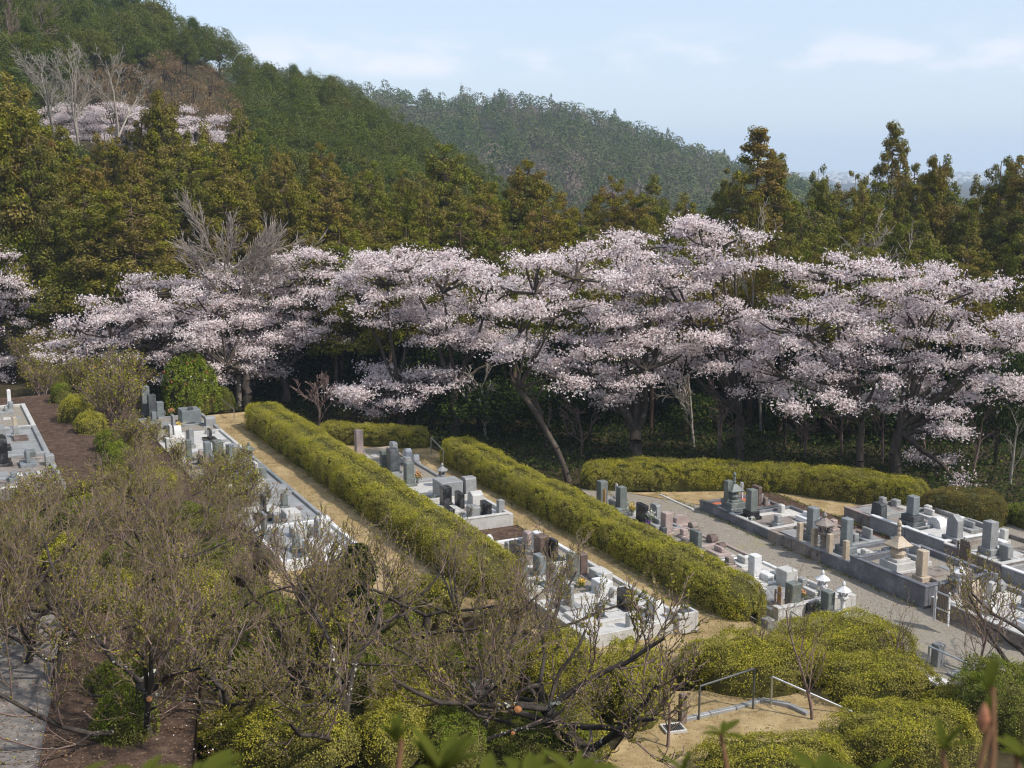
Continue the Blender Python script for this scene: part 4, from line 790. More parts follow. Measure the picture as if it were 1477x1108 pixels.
# ivy-clad stem
b = P(505, 930, 1.3); k = ppm(b); t = thing('ivy_covered_tree', 'ivy-smothered stem standing at the foot of the long hedge', 'tree', tuple(b))
g = np.random.default_rng(77); n = 9000; hh = 150 / k; zz = g.random(n) * hh; th = g.random(n) * 6.283; rr = (.95 + .3 * np.sin(zz * 3 + th * 2)) * g.random(n) ** .4 * (1.05 - .85 * (zz / hh) ** 1.5)
C = np.stack([np.cos(th) * rr + .25 * zz * .4, np.sin(th) * rr, zz], 1); V, F = leaves(C, g.normal(size=C.shape), g.uniform(.07, .14, n), g.uniform(.05, .09, n), g)
link_mesh('ivy', np_mesh('ivy', V, F, M['under']), t); V, F = tubes([((0, 0, -.2), (.1 * hh, 0, hh * .95), .12, .03)], 7); link_mesh('trunk', np_mesh('trunk', V, F, M['bark_dark']), t)
# orange pruning scars lie on trunks
# ------------------------------------------------------------------ stonework
def bx(bm, x0, x1, y0, y1, z0, z1, bev=.012, taper=0.0, top=None, rot=None):
    vs = []
    for z, k in ((z0, 1.0), (z1, 1.0 - taper)):
        cx, cy = (x0 + x1) / 2, (y0 + y1) / 2
        for x, y in ((x0, y0), (x1, y0), (x1, y1), (x0, y1)): vs.append(bm.verts.new((cx + (x - cx) * k, cy + (y - cy) * k, z)))
    fs = [bm.faces.new([vs[i] for i in q]) for q in ((3, 2, 1, 0), (4, 5, 6, 7), (0, 1, 5, 4), (1, 2, 6, 5), (2, 3, 7, 6), (3, 0, 4, 7))]
    if top:                                   # point the top: raise the middle to a shallow pyramid
        c = bm.verts.new(((x0 + x1) / 2, (y0 + y1) / 2, z1 + top)); bm.faces.remove(fs[1])
        for i in range(4): bm.faces.new((vs[4 + i], vs[4 + (i + 1) % 4], c))
    elif bev:
        es = list({e for f in fs for e in f.edges}); bmesh.ops.bevel(bm, geom=es, offset=min(bev, (x1 - x0) * .2, (y1 - y0) * .2, (z1 - z0) * .3), segments=1, affect='EDGES')
def lathe(bm, prof, n=12, cx=0, cy=0, sq=False):
    rings = []
    for r, z in prof:
        ring = []
        for i in range(n):
            a = 2 * math.pi * (i + .5) / n; ring.append(bm.verts.new((cx + math.cos(a) * r, cy + math.sin(a) * r, z)))
        rings.append(ring)
    for a, b in zip(rings, rings[1:]):
        for i in range(n): bm.faces.new((a[i], a[(i + 1) % n], b[(i + 1) % n], b[i]))
    bm.faces.new(list(reversed(rings[0]))); bm.faces.new(rings[-1])
def part(name, mat, parent, *calls, label=None, fn=None):
    bm = bmesh.new()
    for c in calls: bx(bm, *c[:6], **(c[6] if len(c) > 6 else {}))
    if fn: fn(bm)
    bmesh.ops.recalc_face_normals(bm, faces=bm.faces)
    me = bpy.data.meshes.new(name); bm.to_mesh(me); bm.free(); me.materials.append(M[mat]); o = link_mesh(name, me, parent)
    if label: o['label'] = label
    return o
GR = ANG                                       # stones are square to the rows: local x along the row, local y across it
def loc_dims(px, py, z, hpx, wpx):
    b = P(px, py, z); k = ppm(b); return b, hpx / k / .96, wpx / k
def inrow(b, half):                              # keep a footprint inside the kerbs of its row
    u, v = toUV(b)
    for lo, f in ((7.2, 8.15), (12.1, 12.75)):
        if lo < v < f + .24 + half: v = f + .24 + half
    q_ = UV(u, v, b.z); return q_
def stoneface(name, mat, t, w, d, z0, z1, style='flat'):
    h = z1 - z0
    if style == 'flat': return part(name, mat, t, (-w / 2, w / 2, -d / 2, d / 2, z0, z1, dict(bev=.02)))
    if style == 'point': return part(name, mat, t, (-w / 2, w / 2, -d / 2, d / 2, z0, z1 - .05, dict(top=.06)))
    def f(bm):                                  # outline swept through the depth
        if style == 'round': pr = [(-w / 2, z0), (w / 2, z0)] + [(w / 2 * math.cos(a), z1 - w / 2 + w / 2 * math.sin(a)) for a in [math.pi * i / 8 for i in range(9)]]
        elif style == 'slope': pr = [(-w / 2, z0), (w / 2, z0), (w / 2 * .92, z0 + h * .75), (0, z1), (-w / 2 * .92, z0 + h * .75)]
        elif style == 'shoulder': pr = [(-w / 2, z0), (w / 2, z0), (w / 2 * .86, z1 - .06), (w / 2 * .6, z1), (-w / 2 * .6, z1), (-w / 2 * .86, z1 - .06)]
        elif style == 'rough': pr = [(-w / 2, z0), (w / 2, z0), (w / 2 * 1.06, z0 + h * .4), (w / 2 * .8, z0 + h * .8), (w * .15, z1), (-w * .2, z1 * .99), (-w / 2 * .95, z0 + h * .72), (-w / 2 * 1.04, z0 + h * .3)]
        a = [bm.verts.new((x, -d / 2, z)) for x, z in pr]; b = [bm.verts.new((x, d / 2, z)) for x, z in pr]
        bm.faces.new(a); bm.faces.new(list(reversed(b)))
        for i in range(len(pr)): k = (i + 1) % len(pr); bm.faces.new((a[i], b[i], b[k], a[k]))
    return part(name, mat, t, fn=f)
def vases(t, w, d, z, mat='steel'):
    for s in (-1, 1): part('flower_vase', mat, t, fn=lambda bm: lathe(bm, [(.035, z), (.04, z + .1), (.03, z + .16), (.045, z + .2)], 8, s * w * .36, d * .5 + .06))
def gravestone(label, px, py, z, hpx, wpx, mat, style='point', tiers=2, basemat=None, bw=1.9, dr=.9, group=None, mark=False, rz=None, vase=True, cat='gravestone', face='x'):
    b, h, w = loc_dims(px, py, z, hpx, wpx); basemat = basemat or mat
    t = thing('gravestone', label, cat, tuple(b), GR if rz is None else rz, group)
    if face == 'y': t.rotation_euler[2] += math.pi / 2
    zz = -.04; B = w * bw
    if cat == 'gravestone' and px > 1000: t.location = inrow(b, B * .42)
    for i in range(tiers):
        k = B * (1 - i / max(1, tiers) * .42); dd = max(k * .8, w * dr * 1.25) if style in ('point', 'flat') and dr > .6 else w * dr * 1.25 + k * .22
        th = h * (.17 if i == 0 else .15) + (.04 if i == 0 else 0)
        part('base' if i == 0 else 'plinth', basemat, t, (-k / 2, k / 2, -dd / 2, dd / 2, zz, zz + th, dict(bev=.015))); zz += th
    stoneface('stone', mat, t, w, w * dr, zz, h, style)
    if vase and tiers: vases(t, B * .5, w * dr, h * .17)
    if mark or (style in ('point', 'flat') and tiers and px > 480 and cat == 'gravestone' and hpx > 33):
        part('inscription', 's_black' if mat in ('s_sand', 's_pale', 's_grey', 's_white') else 's_pale', t, *[(-w * .13 + (i % 2) * w * .04, w * .12, w * dr / 2, w * dr / 2 + .004, zz + (h - zz) * (.82 - .12 * i), zz + (h - zz) * (.88 - .12 * i), dict(bev=0)) for i in range(6)],
             *[(-w * .02, w * .02, w * dr / 2 + .004, w * dr / 2 + .007, zz + (h - zz) * (.81 - .12 * i), zz + (h - zz) * (.90 - .12 * i), dict(bev=0)) for i in range(6)])
    return t
def slab_stone(label, px, py, z, hpx, wpx, mat, thick=.14, style='flat', tiers=1, face='x', group=None, basemat=None):
    return gravestone(label, px, py, z, hpx, wpx, mat, style, tiers, basemat, 1.25, thick / (wpx / ppm(P(px, py, z))), group, face=face, vase=False)
def lantern(label, px, py, z, hpx, mat, group=None, squat=False):
    b, h, _ = loc_dims(px, py, z, hpx, 1); t = thing('stone_lantern', label, 'stone lantern', tuple(b), GR, group); u = h / 1.25
    part('base', mat, t, fn=lambda bm: lathe(bm, [(.24 * u, -.03), (.24 * u, .08 * u), (.17 * u, .16 * u)], 6))
    part('post', mat, t, fn=lambda bm: lathe(bm, [(.12 * u, .16 * u), (.085 * u, .22 * u), (.075 * u, .40 * u), (.10 * u, .55 * u)], 12))
    part('platform', mat, t, fn=lambda bm: lathe(bm, [(.10 * u, .55 * u), (.21 * u, .62 * u), (.21 * u, .68 * u)], 6))
    def fb(bm):
        for sx in (-1, 1):
            for sy in (-1, 1): bx(bm, sx * .085 * u - .03 * u, sx * .085 * u + .03 * u, sy * .085 * u - .03 * u, sy * .085 * u + .03 * u, .68 * u, .86 * u, bev=0)
    part('fire_box', mat, t, fn=fb)
    part('roof', mat, t, fn=lambda bm: lathe(bm, [(.29 * u, .86 * u), (.30 * u, .90 * u), (.16 * u, .99 * u), (.06 * u, 1.07 * u)], 6))
    part('finial', mat, t, fn=lambda bm: lathe(bm, [(.035 * u, 1.07 * u), (.07 * u, 1.13 * u), (.055 * u, 1.19 * u), (.008, 1.26 * u)], 10))
    return t
def pagoda(label, px, py, z, hpx, mat, basemat, kind='tower'):
    b, h, _ = loc_dims(px, py, z, hpx, 1); u = h / 1.9; b = inrow(b, .5 * u); t = thing('stone_pagoda', label, 'stone pagoda', tuple(b), GR)
    part('base', basemat, t, (-.48 * u, .48 * u, -.48 * u, .48 * u, -.04, .26 * u)); part('plinth', basemat, t, (-.42 * u, .42 * u, -.42 * u, .42 * u, .26 * u, .50 * u), (-.3 * u, .3 * u, -.3 * u, .3 * u, .50 * u, .60 * u))
    part('body', mat, t, fn=lambda bm: lathe(bm, [(.30 * u, .60 * u), (.27 * u, .78 * u), (.17 * u, .96 * u)], 4) if kind == 'tower' else lathe(bm, [(.2 * u, .6 * u), (.27 * u, .75 * u), (.2 * u, .93 * u)], 14))
    part('roof', mat, t, fn=lambda bm: lathe(bm, [(.46 * u, 1.00 * u), (.50 * u, 1.05 * u), (.30 * u, 1.18 * u), (.13 * u, 1.34 * u)], 4))
    part('neck', mat, t, fn=lambda bm: lathe(bm, [(.15 * u, .955 * u), (.2 * u, 1.0 * u)], 4))
    part('finial', mat, t, fn=lambda bm: lathe(bm, [(.06 * u, 1.34 * u), (.075 * u, 1.45 * u), (.05 * u, 1.5 * u), (.07 * u, 1.6 * u), (.04 * u, 1.68 * u), (.085 * u, 1.76 * u), (.07 * u, 1.84 * u), (.01, 1.92 * u)], 10))
    return t
def bouquet(label, px, py, z, mat, s=.16, lift=.35, seed=0):
    b = P(px, py, z); g = np.random.default_rng(900 + seed); t = thing('flower_bouquet', label, 'bouquet', tuple(b), 0)
    part('vase', 's_grey', t, fn=lambda bm: lathe(bm, [(.05, -.02), (.06, lift * .6), (.05, lift)], 10))
    C = g.normal(size=(160, 3)) * s * .45 + np.array([0, 0, lift + s]); V, F = leaves(C, g.normal(size=C.shape), .075, .055, g); link_mesh('blooms', np_mesh('blooms', V, F, M[mat]), t)
    C = g.normal(size=(110, 3)) * s * .5 + np.array([0, 0, lift + s * .5]); V, F = leaves(C, g.normal(size=C.shape) + [0, 0, 1], .13, .03, g); link_mesh('greenery', np_mesh('greenery', V, F, M['f_stem']), t)
def grave_rack(label, px, py, z, hpx, wpx, n, mat, frame, face='x'):
    b, h, w = loc_dims(px, py, z, hpx, wpx); t = thing('wooden_tablet_rack', label, 'tablet rack', tuple(b), GR + (0 if face == 'x' else math.pi / 2))
    part('frame', frame, t, (-w / 2 - .035, -w / 2 + .015, -.04, .04, -.03, h * .82), (w / 2 - .015, w / 2 + .035, -.04, .04, -.03, h * .82), (-w / 2 + .015, w / 2 - .015, -.022, .022, h * .30, h * .34), (-w / 2 + .015, w / 2 - .015, -.022, .022, h * .70, h * .74))
    for i in range(n):
        x = -w / 2 + .05 + (w - .1) * (i + .5) / n; hh = h * rng.uniform(.86, 1.0); ww = min(.075, w / n * .7)
        part('wooden_tablet', mat, t, (x - ww / 2, x + ww / 2, .026, .038, .02, hh, dict(bev=0)), label=None)
def plot(label, u0, u1, v0, v1, z, h, th, mat, fill='gravel', cap=None, posts=None, open_end=False, face_mat=None, name='grave_plot'):
    h = h * 1.25
    """a kerbed grave plot: four kerbs butted end to end, gravel inside"""
    c = UV((u0 + u1) / 2, (v0 + v1) / 2, z); t = thing(name, label, 'grave plot', tuple(c), GR); L = (u1 - u0) / 2; W = (v1 - v0) / 2
    fh = h * .72 if h > .2 else h * .5
    part('kerb', mat, t, (-L, L, -W, -W + th, -.25, h), label=None)
    part('kerb', mat, t, (-L, L, W - th, W, -.25, h)); part('kerb', mat, t, (-L, -L + th, -W + th + .002, W - th - .002, -.25, h - .003)); part('kerb', mat, t, (L - th, L, -W + th + .002, W - th - .002, -.25, h - .003))
    if cap:
        part('coping', cap, t, (-L - .02, L + .02, -W - .02, -W + th + .02, h + .002, h + .06)); part('coping', cap, t, (L - th - .02, L + .02, -W + th + .022, W - th - .022, h + .002, h + .06))
    part('infill', fill, t, (-L + th + .002, L - th - .002, -W + th + .002, W - th - .002, -.2, fh, dict(bev=0)))
    if L > .7 and name == 'grave_plot':
        pm = rng.choice(['s_grey', 's_pale', 's_worn', 's_pale']); x0 = rng.uniform(-.25, .25) * L
        part('platform', pm, t, (x0 - .62, min(x0 + .62, L - th - .05), -W + th + .25, W * .15, fh - .05, fh + rng.uniform(.06, .14)))
        yy = W * .22
        while yy < W - th - .32:
            part('stepping_slab', rng.choice(['s_pale', 's_grey', 's_worn']), t, (x0 - .27, x0 + .27, yy, yy + .34, fh - .04, fh + .025)); yy += .44
        for sx in (-1, 1):
            if rng.random() < .75:
                xx = sx * (L - th - rng.uniform(.22, .35)); y1 = rng.uniform(-W * .6, W * .7); hh = rng.uniform(.15, .45); ww = rng.uniform(.10, .2)
                part('side_stone', rng.choice(['s_grey', 's_pale', 's_blue', 's_worn', 's_pink', 's_dark']), t, (xx - ww, xx + ww, y1 - ww * .8, y1 + ww * .8, fh - .04, fh + hh, dict(bev=.03)))
                if rng.random() < .5: part('side_stone', rng.choice(['s_grey', 's_pale', 's_worn']), t, (xx - ww * .8, xx + ww * .8, y1 + ww + .1, y1 + ww + .3, fh - .04, fh + .12, dict(bev=.02)))
    if posts:
        for (pu, side, ph) in posts:
            y = -W + th / 2 if side < 0 else W - th / 2
            part('gate_post', face_mat or mat, t, (pu - .09, pu + .09, y - .09, y + .09, h + (.062 if cap else .002), h + ph, dict(top=.03)))
    return t, fh
def uv_of(px, py, z=0): return toUV(P(px, py, z))

# --- right cemetery, centre row of raised plots
AA_ = P(1000, 737); BB_ = P(1085, 783); CC_ = P(1205, 842); DD_ = P(1308, 885)
def kq(px, py, z=0): return toUV(P(px, py, z))
va = 8.15
u_a, u_b, u_c, u_d = kq(1000, 737)[0], kq(1085, 783)[0], kq(1203, 836)[0], kq(1308, 885)[0]
plot('low dark-kerbed plot with red ground cover at the far end of the centre row', u_a, u_a + 2.2, va, va + 2.9, 0, .32, .16, 's_rail', 'red', 's_dark')
plot('dark-kerbed plot floored with white gravel, second in the centre row', u_a + 2.22, u_b, va, va + 3.2, 0, .32, .16, 's_rail', 'whitegravel', 's_pale')
um = (u_b + u_c) / 2
plot('weathered brown-kerbed plot with bare soil and square gate posts', u_b + .02, u_b + 1.5, va - .05, va + 3.0, 0, .36, .18, 's_worn', 'soil')
plot('weathered pale-topped plot with two square gate posts by the lane', u_b + 1.52, um + .8, va - .05, va + 3.2, 0, .38, .18, 's_worn', 'gravel', 's_grey', [(-.5, -1, .75), (.35, -1, .75)], face_mat='s_sand')
plot('grey-kerbed plot of the lantern column, with two sandy gate posts', um + .82, u_c, va - .05, va + 3.2, 0, .40, .18, 's_rail', 'gravel', 's_grey', [(-.45, -1, .75), (.45, -1, .75)], face_mat='s_sand')
plot('high dark-walled plot at the near end of the centre row, below the pagoda', u_c + .02, u_d, va - .1, va + 3.3, 0, .62, .18, 's_rail', 'gravel', 's_rail')
plot('grey plot with a white rail frame at the lower right, nearest in the centre row', u_d + .3, u_d + 4.2, va - .1, va + 3.3, 0, .42, .18, 's_worn', 'whitegravel', 's_pale')
zf = .26
def on(px, py, h): return P(px, py, h)
pagoda('dark stone pagoda with a pale roof, on the red-covered plot', 1027, 742, zf, 56, 's_green', 's_green', 'round')
gravestone('grey pillar gravestone beside the dark pagoda on the red-covered plot', 1045, 738, zf, 45, 10, 's_green', group=None, mark=False)
gravestone('green-black pillar gravestone on a black base, on the white gravel plot', 1074, 752, zf, 46, 13, 's_green', basemat='s_black')
slab_stone('brown-faced slab gravestone behind the green-black pillar', 1091, 733, zf, 32, 16, 's_brown', .2, face='x')
slab_stone('small white notice board standing behind the green-black pillar', 1069, 728, 0, 32, 6, 's_white', .05)
bouquet('white and green bouquet on the red-covered plot', 1053, 736, zf, 'f_white', .16, .35, 1)
bouquet('small pale bouquet at the foot of the green-black pillar', 1085, 757, zf, 'f_white', .09, .18, 2)
gravestone('tall blue-grey pillar gravestone behind the weathered gate posts', 1157, 790, zf, 56, 14, 's_blue', 'flat', 2, bw=1.9)
gravestone('blue-grey pillar gravestone with a wide base beside the lantern column', 1205, 808, zf + .05, 58, 14, 's_blue', 'flat', 2, bw=2.3)
lantern('tall weathered stone lantern column behind the second pair of gate posts', 1187, 800, zf, 62, 's_worn')
pagoda('large pinkish-white stone pagoda on stepped bases above the high dark wall', 1250, 836, .45, 78, 's_sand', 's_pale', 'round')
gravestone('small sand-coloured pillar gravestone right of the large pinkish pagoda', 1297, 853, .45, 54, 13, 's_sand', 'flat', 2, bw=2.1)
grave_rack('white-framed rack of dark wooden grave tablets at the lower right', 1357, 898, .3, 58, 26, 7, 'wood', 's_white')
gravestone('rough cream standing stone right of the white-framed rack', 1400, 885, .3, 48, 18, 's_sand', 'rough', 1, bw=1.3, vase=False)
lantern('white stone lantern left of the rough cream stone, in the lower right plot', 1383, 862, .3, 52, 's_white')
slab_stone('pale leaning slab at the right edge of the lower right plot', 1425, 893, .3, 26, 24, 's_white', .2, 'rough')
slab_stone('grey stone in the lower right corner plot behind the twigs', 1440, 862, .1, 26, 18, 's_grey', .25, 'slope')
# --- right row
vr = 12.75
e0, e1, e2, e3, e4 = kq(1222, 748)[0], kq(1262, 763)[0], kq(1306, 783)[0], kq(1358, 806)[0], kq(1440, 838)[0]
plot('weathered pink-topped plot at the far end of the right row', e0, e1, vr + .1, vr + 3.4, 0, .40, .16, 's_worn', 'gravel', 's_pink')
plot('pale-kerbed plot of the two-tier black pillar in the right row', e1 + .02, e2, vr, vr + 3.4, 0, .48, .16, 's_grey', 'gravel', 's_white')
plot('pale-kerbed plot of the slope-shouldered stone in the right row', e2 + .02, e3, vr, vr + 3.4, 0, .50, .16, 's_grey', 'gravel', 's_white')
plot('worn grey-kerbed plot with the dark tablet rack in the right row', e3 + .02, e4, vr - .05, vr + 3.4, 0, .46, .16, 's_worn', 'gravel', 's_pale')
plot('pale-kerbed plot cut by the right edge of the view', e4 + .02, e4 + 4, vr - .05, vr + 3.4, 0, .42, .16, 's_grey', 'straw', 's_white')
slab_stone('squat dark slab gravestone at the far end of the right row', 1261, 752, .3, 26, 22, 's_dark', .3, 'shoulder')
slab_stone('small white post stone behind the squat dark slab', 1273, 742, .1, 20, 6, 's_white', .12)
gravestone('black pillar gravestone on a two-tier dark base, with a pale inscription', 1301, 768, .35, 50, 14, 's_blue', 'flat', 3, 's_dark', bw=2.5, mark=True)
gravestone('grey slope-shouldered gravestone on a wide base in the right row', 1352, 792, .35, 46, 22, 's_grey', 'slope', 2, 's_grey', bw=1.7, dr=.5)
slab_stone('white angular boulder stone behind the slope-shouldered gravestone', 1352, 768, .3, 22, 24, 's_white', .4, 'rough')
slab_stone('pair of small pale stones beyond the slope-shouldered gravestone', 1377, 768, .2, 16, 8, 's_white', .2, 'slope')
slab_stone('single small pale stone right of the pale pair', 1388, 771, .2, 13, 7, 's_white', .2, 'rough')
gravestone('tall grey inscribed pillar gravestone right of the dark tablet rack', 1405, 812, .33, 58, 16, 's_grey', 'point', 2, 's_grey', bw=2.0, mark=True)
grave_rack('dark wooden tablet rack against the tall grey inscribed pillar', 1389, 814, .3, 38, 22, 9, 'wood', 'wood')
slab_stone('low grey box stone right of the tall grey pillar', 1450, 812, .33, 26, 17, 's_grey', .3)
slab_stone('long low white stone behind the grey box stone', 1440, 790, .33, 12, 24, 's_white', .3)
slab_stone('flat grey slab lying in the plot at the right edge', 1462, 832, .25, 5, 30, 's_grey', .5, tiers=0)
bouquet('green spray standing between the tall grey pillar and the low box', 1424, 800, .33, 'f_stem', .14, .35, 3)
# --- left lane of the right cemetery, against the middle hedge
l0 = kq(885, 735)[0]
plot('narrow grey plot at the far end of the lane, against the hedge', l0 - 1.2, l0 + 2.0, 2.7, 5.6, 0, .18, .12, 's_grey', 'gravel')
plot('grey plot of the black slab and the yellow bouquet by the hedge', l0 + 2.02, l0 + 4.2, 2.7, 5.6, 0, .22, .12, 's_grey', 'gravel')
plot('pinkish low-kerbed plot of the pink pillar by the hedge', l0 + 4.22, l0 + 6.6, 2.7, 5.8, 0, .20, .12, 's_pink', 'gravel')
plot('pinkish low-kerbed plot with small rocks by the hedge', l0 + 6.62, l0 + 9.2, 2.7, 5.9, 0, .22, .12, 's_pink', 'gravel')
ll = kq(1080, 835)[0]
plot('white-kerbed plot of the white pillar by the lane', ll - 1.6, ll + 1.3, 2.9, 5.9, 0, .22, .14, 's_white', 'whitegravel')
plot('white-kerbed plot of the boxy grey tomb by the lane', ll + 1.32, ll + 3.6, 2.9, 6.0, 0, .24, .14, 's_pale', 'gravel')
ln = kq(1135, 897)[0]
plot('long pale-kerbed plot of the two white lanterns at the near end of the lane', ll + 3.62, ln - .1, 2.9, 6.2, 0, .34, .2, 's_pale', 'gravel', 's_pale')
gravestone('grey-green pillar gravestone with a blue-white top at the far end of the lane', 868, 738, .1, 44, 13, 's_green', 'flat', 1, bw=1.4)
slab_stone('orange wooden tablet leaning on the blue-topped pillar', 871, 744, .1, 38, 6, 'neww', .03, tiers=0)
slab_stone('small white board behind the second far gravestone of the lane', 889, 724, .0, 26, 5, 's_white', .04, tiers=0)
gravestone('dark pillar gravestone beside the small white board', 896, 738, .1, 37, 12, 's_green', 'point', 1, bw=1.5)
slab_stone('black slab gravestone between the yellow and the purple bouquets', 926, 757, .12, 30, 24, 's_black', .2)
slab_stone('pale grey slab gravestone behind the purple bouquet', 945, 752, .12, 25, 20, 's_grey', .2, 'shoulder')
bouquet('yellow bouquet in a dark vase left of the black slab', 912, 748, .12, 'f_yellow', .16, .35, 4)
bouquet('white and purple bouquet right of the black slab', 938, 760, .12, 'f_white', .2, .35, 5)
bouquet('deep purple flowers leaning against the black slab', 933, 764, .12, 'f_purple', .15, .12, 6)
gravestone('pink square pillar gravestone by the hedge', 961, 773, .12, 34, 14, 's_pink', 'flat', 1, bw=1.3)
slab_stone('low row of jagged pinkish stones behind the pink pillar', 982, 757, .1, 14, 22, 's_pink', .3, 'rough', face='y')
slab_stone('small brownish boulder at the end of the jagged pink row', 1000, 762, .1, 9, 12, 's_worn', .3, 'rough')
slab_stone('grey-green slab gravestone with vertical streaks by the hedge', 1003, 792, .12, 27, 22, 's_green', .2)
slab_stone('dark purplish rock in the small rock plot', 1027, 785, .1, 14, 14, 's_brown', .3, 'rough')
slab_stone('second purplish rock, lower, at the corner of the small rock plot', 1040, 792, .1, 9, 12, 's_brown', .3, 'rough')
gravestone('white square pillar gravestone in the white-kerbed plot', 1088, 836, .12, 36, 15, 's_white', 'flat', 1, bw=1.2)
slab_stone('long white stone bench beside the white pillar', 1105, 838, .12, 12, 26, 's_white', .35)
slab_stone('boxy pale tomb with a flat roof by the lane', 1134, 850, .12, 30, 24, 's_pale', .5)
slab_stone('dark green polished slab gravestone behind the orange tablets', 1143, 880, .16, 40, 17, 's_green', .4)
grave_rack('bundle of orange wooden tablets by the near end of the middle hedge', 1122, 884, .16, 40, 13, 5, 'neww', 's_pink')
slab_stone('grey-green slab stone between the two white lanterns', 1193, 884, .2, 32, 17, 's_green', .3)
lantern('white stone lantern standing by the lane, behind the grey-green slab', 1185, 868, .2, 46, 's_white')
lantern('nearer white stone lantern at the end of the lantern plot', 1215, 886, .2, 48, 's_white')
bouquet('orange bouquet in front of the dark green polished slab', 1156, 874, .16, 'f_orange', .13, .35, 7)
bouquet('white flowers beside the grey-green slab stone', 1177, 882, .16, 'f_white', .13, .2, 8)
slab_stone('small black box stone beside the white flowers', 1168, 884, .16, 14, 9, 's_black', .2)
slab_stone('square grey boundary stone at the end of the middle hedge', 1107, 916, .02, 24, 16, 's_grey', .32, 'flat', 0)
# --- middle graves (T1)
m0 = kq(520, 660, Z1)[0]
def T1p(u0, u1, label, mat, fill, h=.3, **k): return plot(label, u0, u1, -4.45, -.75, Z1, h, .16, mat, fill, **k)
um1 = kq(755, 757, Z1)[0]
us = np.linspace(m0 - .5, um1, 5)
T1p(us[0], us[1] - .02, 'sandy-kerbed plot at the far end of the middle graves', 's_sand', 'gravel', .25)
T1p(us[1], us[2] - .02, 'grey-kerbed plot of the dark twin pillars in the middle graves', 's_grey', 'gravel', .3)
T1p(us[2], us[3] - .02, 'grey-kerbed plot of the black pillars in the middle graves', 's_grey', 's_pale', .3)
T1p(us[3], us[4], 'pale granite plot with a panelled kerb facing the bare soil', 's_pale', 's_pale', .42, cap='s_pale', posts=[(0.2, -1, .55), (0.9, -1, .55)])
slab('soil_patch', uvq(um1 + .05, um1 + 2.6, -4.4, -.6), Z1 - .2, Z1 + .05, M['soil'], 14, .02)
w0 = um1 + 2.65; w1 = kq(1000, 908, Z1)[0]; ws = np.linspace(w0, w1, 4)
T1p(ws[0], ws[1] - .02, 'white-kerbed plot of the white disc stone beside the bare soil', 's_white', 'gravel', .34)
T1p(ws[1], ws[2] - .02, 'pale plot of the dark green slab behind the bare branches', 's_pale', 'gravel', .34)
T1p(ws[2], ws[3], 'pale plot with a square well-like box at the near end of the middle graves', 's_pale', 's_pale', .34)
zt = Z1 + .2
gravestone('tall pale pink pillar gravestone at the far end of the middle graves', 518, 660, zt, 40, 11, 's_pink', 'point', 1, 's_pink', bw=1.8)
gravestone('greyish pale slab gravestone behind the dark twin pillars', 568, 668, zt, 30, 19, 's_pale', 'shoulder', 1, dr=.35, bw=1.2)
gravestone('black polished pillar gravestone, larger of the dark twin pillars', 567, 684, zt, 36, 16, 's_dark', 'flat', 1, bw=1.5)
gravestone('narrow green-grey pillar gravestone, smaller of the dark twin pillars', 553, 680, zt, 30, 9, 's_green', 'flat', 1, bw=1.5)
gravestone('dark pillar gravestone beside the orange bouquet', 590, 702, zt, 36, 13, 's_green', 'point', 1, bw=1.7)
slab_stone('jagged white stones beyond the dark twin pillars', 588, 664, zt, 17, 16, 's_white', .3, 'slope', group=None)
slab_stone('small white stone at the right end of the far middle plot', 600, 668, zt, 12, 9, 's_white', .25, 'rough')
bouquet('orange and cream bouquet in the middle graves', 603, 700, zt, 'f_orange', .16, .35, 9)
lantern('small grey stone lantern on the straw path side of the middle graves', 638, 704, zt, 36, 's_grey')
slab_stone('large plain grey block wall behind the black pillars', 646, 722, zt, 30, 34, 's_grey', 1.0)
slab_stone('grey tomb block with a notched corner right of the block wall', 676, 720, zt, 32, 20, 's_grey', .5, 'shoulder')
gravestone('black square pillar gravestone in the middle graves', 643, 738, zt, 36, 15, 's_black', 'flat', 1, bw=1.5)
slab_stone('broad black slab gravestone right of the black square pillar', 663, 738, zt, 28, 22, 's_black', .2)
slab_stone('low black slab in front of the black square pillar', 648, 752, zt, 20, 22, 's_black', .25)
slab_stone('grey stone chest with a dark lid on the straw path side', 686, 732, zt, 24, 20, 's_pale', .5, 'slope')
slab_stone('broad black slab gravestone on the panelled granite plot', 701, 752, zt, 28, 26, 's_black', .2, basemat='s_grey')
slab_stone('grey block left of the panelled plot black slab', 683, 752, zt, 22, 20, 's_grey', .4)
slab_stone('small grey urn stone in the corner of the panelled plot', 722, 746, zt, 26, 9, 's_grey', .25, 'point')
def disc(bm): 
    a = [bm.verts.new((.17 * math.cos(t) * 1.1, -.09, .42 + .40 * math.sin(t) * 1.05)) for t in [2 * math.pi * i / 20 for i in range(20)]]
    b = [bm.verts.new((v.co.x, .09, v.co.z)) for v in a]; bm.faces.new(a); bm.faces.new(list(reversed(b)))
    for i in range(20): bm.faces.new((a[i], b[i], b[(i + 1) % 20], a[(i + 1) % 20]))
bd = P(705, 803, zt); t = thing('gravestone', 'upright white oval disc stone beside the bare soil patch', 'gravestone', tuple(bd), GR + .9); part('stone', 's_white', t, fn=disc); part('base', 's_white', t, (-.2, .2, -.14, .14, -.03, .045))
slab_stone('big black slab gravestone next to the white disc stone', 746, 822, zt, 40, 25, 's_black', .35)
slab_stone('dark brown pillar slab with a white cap behind the big black slab', 781, 808, zt, 36, 20, 's_brown', .4)
slab_stone('white block behind the dark brown pillar slab', 776, 796, zt, 28, 20, 's_white', .3)
slab_stone('grey slab stone behind bare twigs, right of the big black slab', 778, 834, zt, 34, 20, 's_blue', .3)
slab_stone('dark green upright slab in the plot behind the twigs', 826, 842, zt, 42, 20, 's_green', .3)
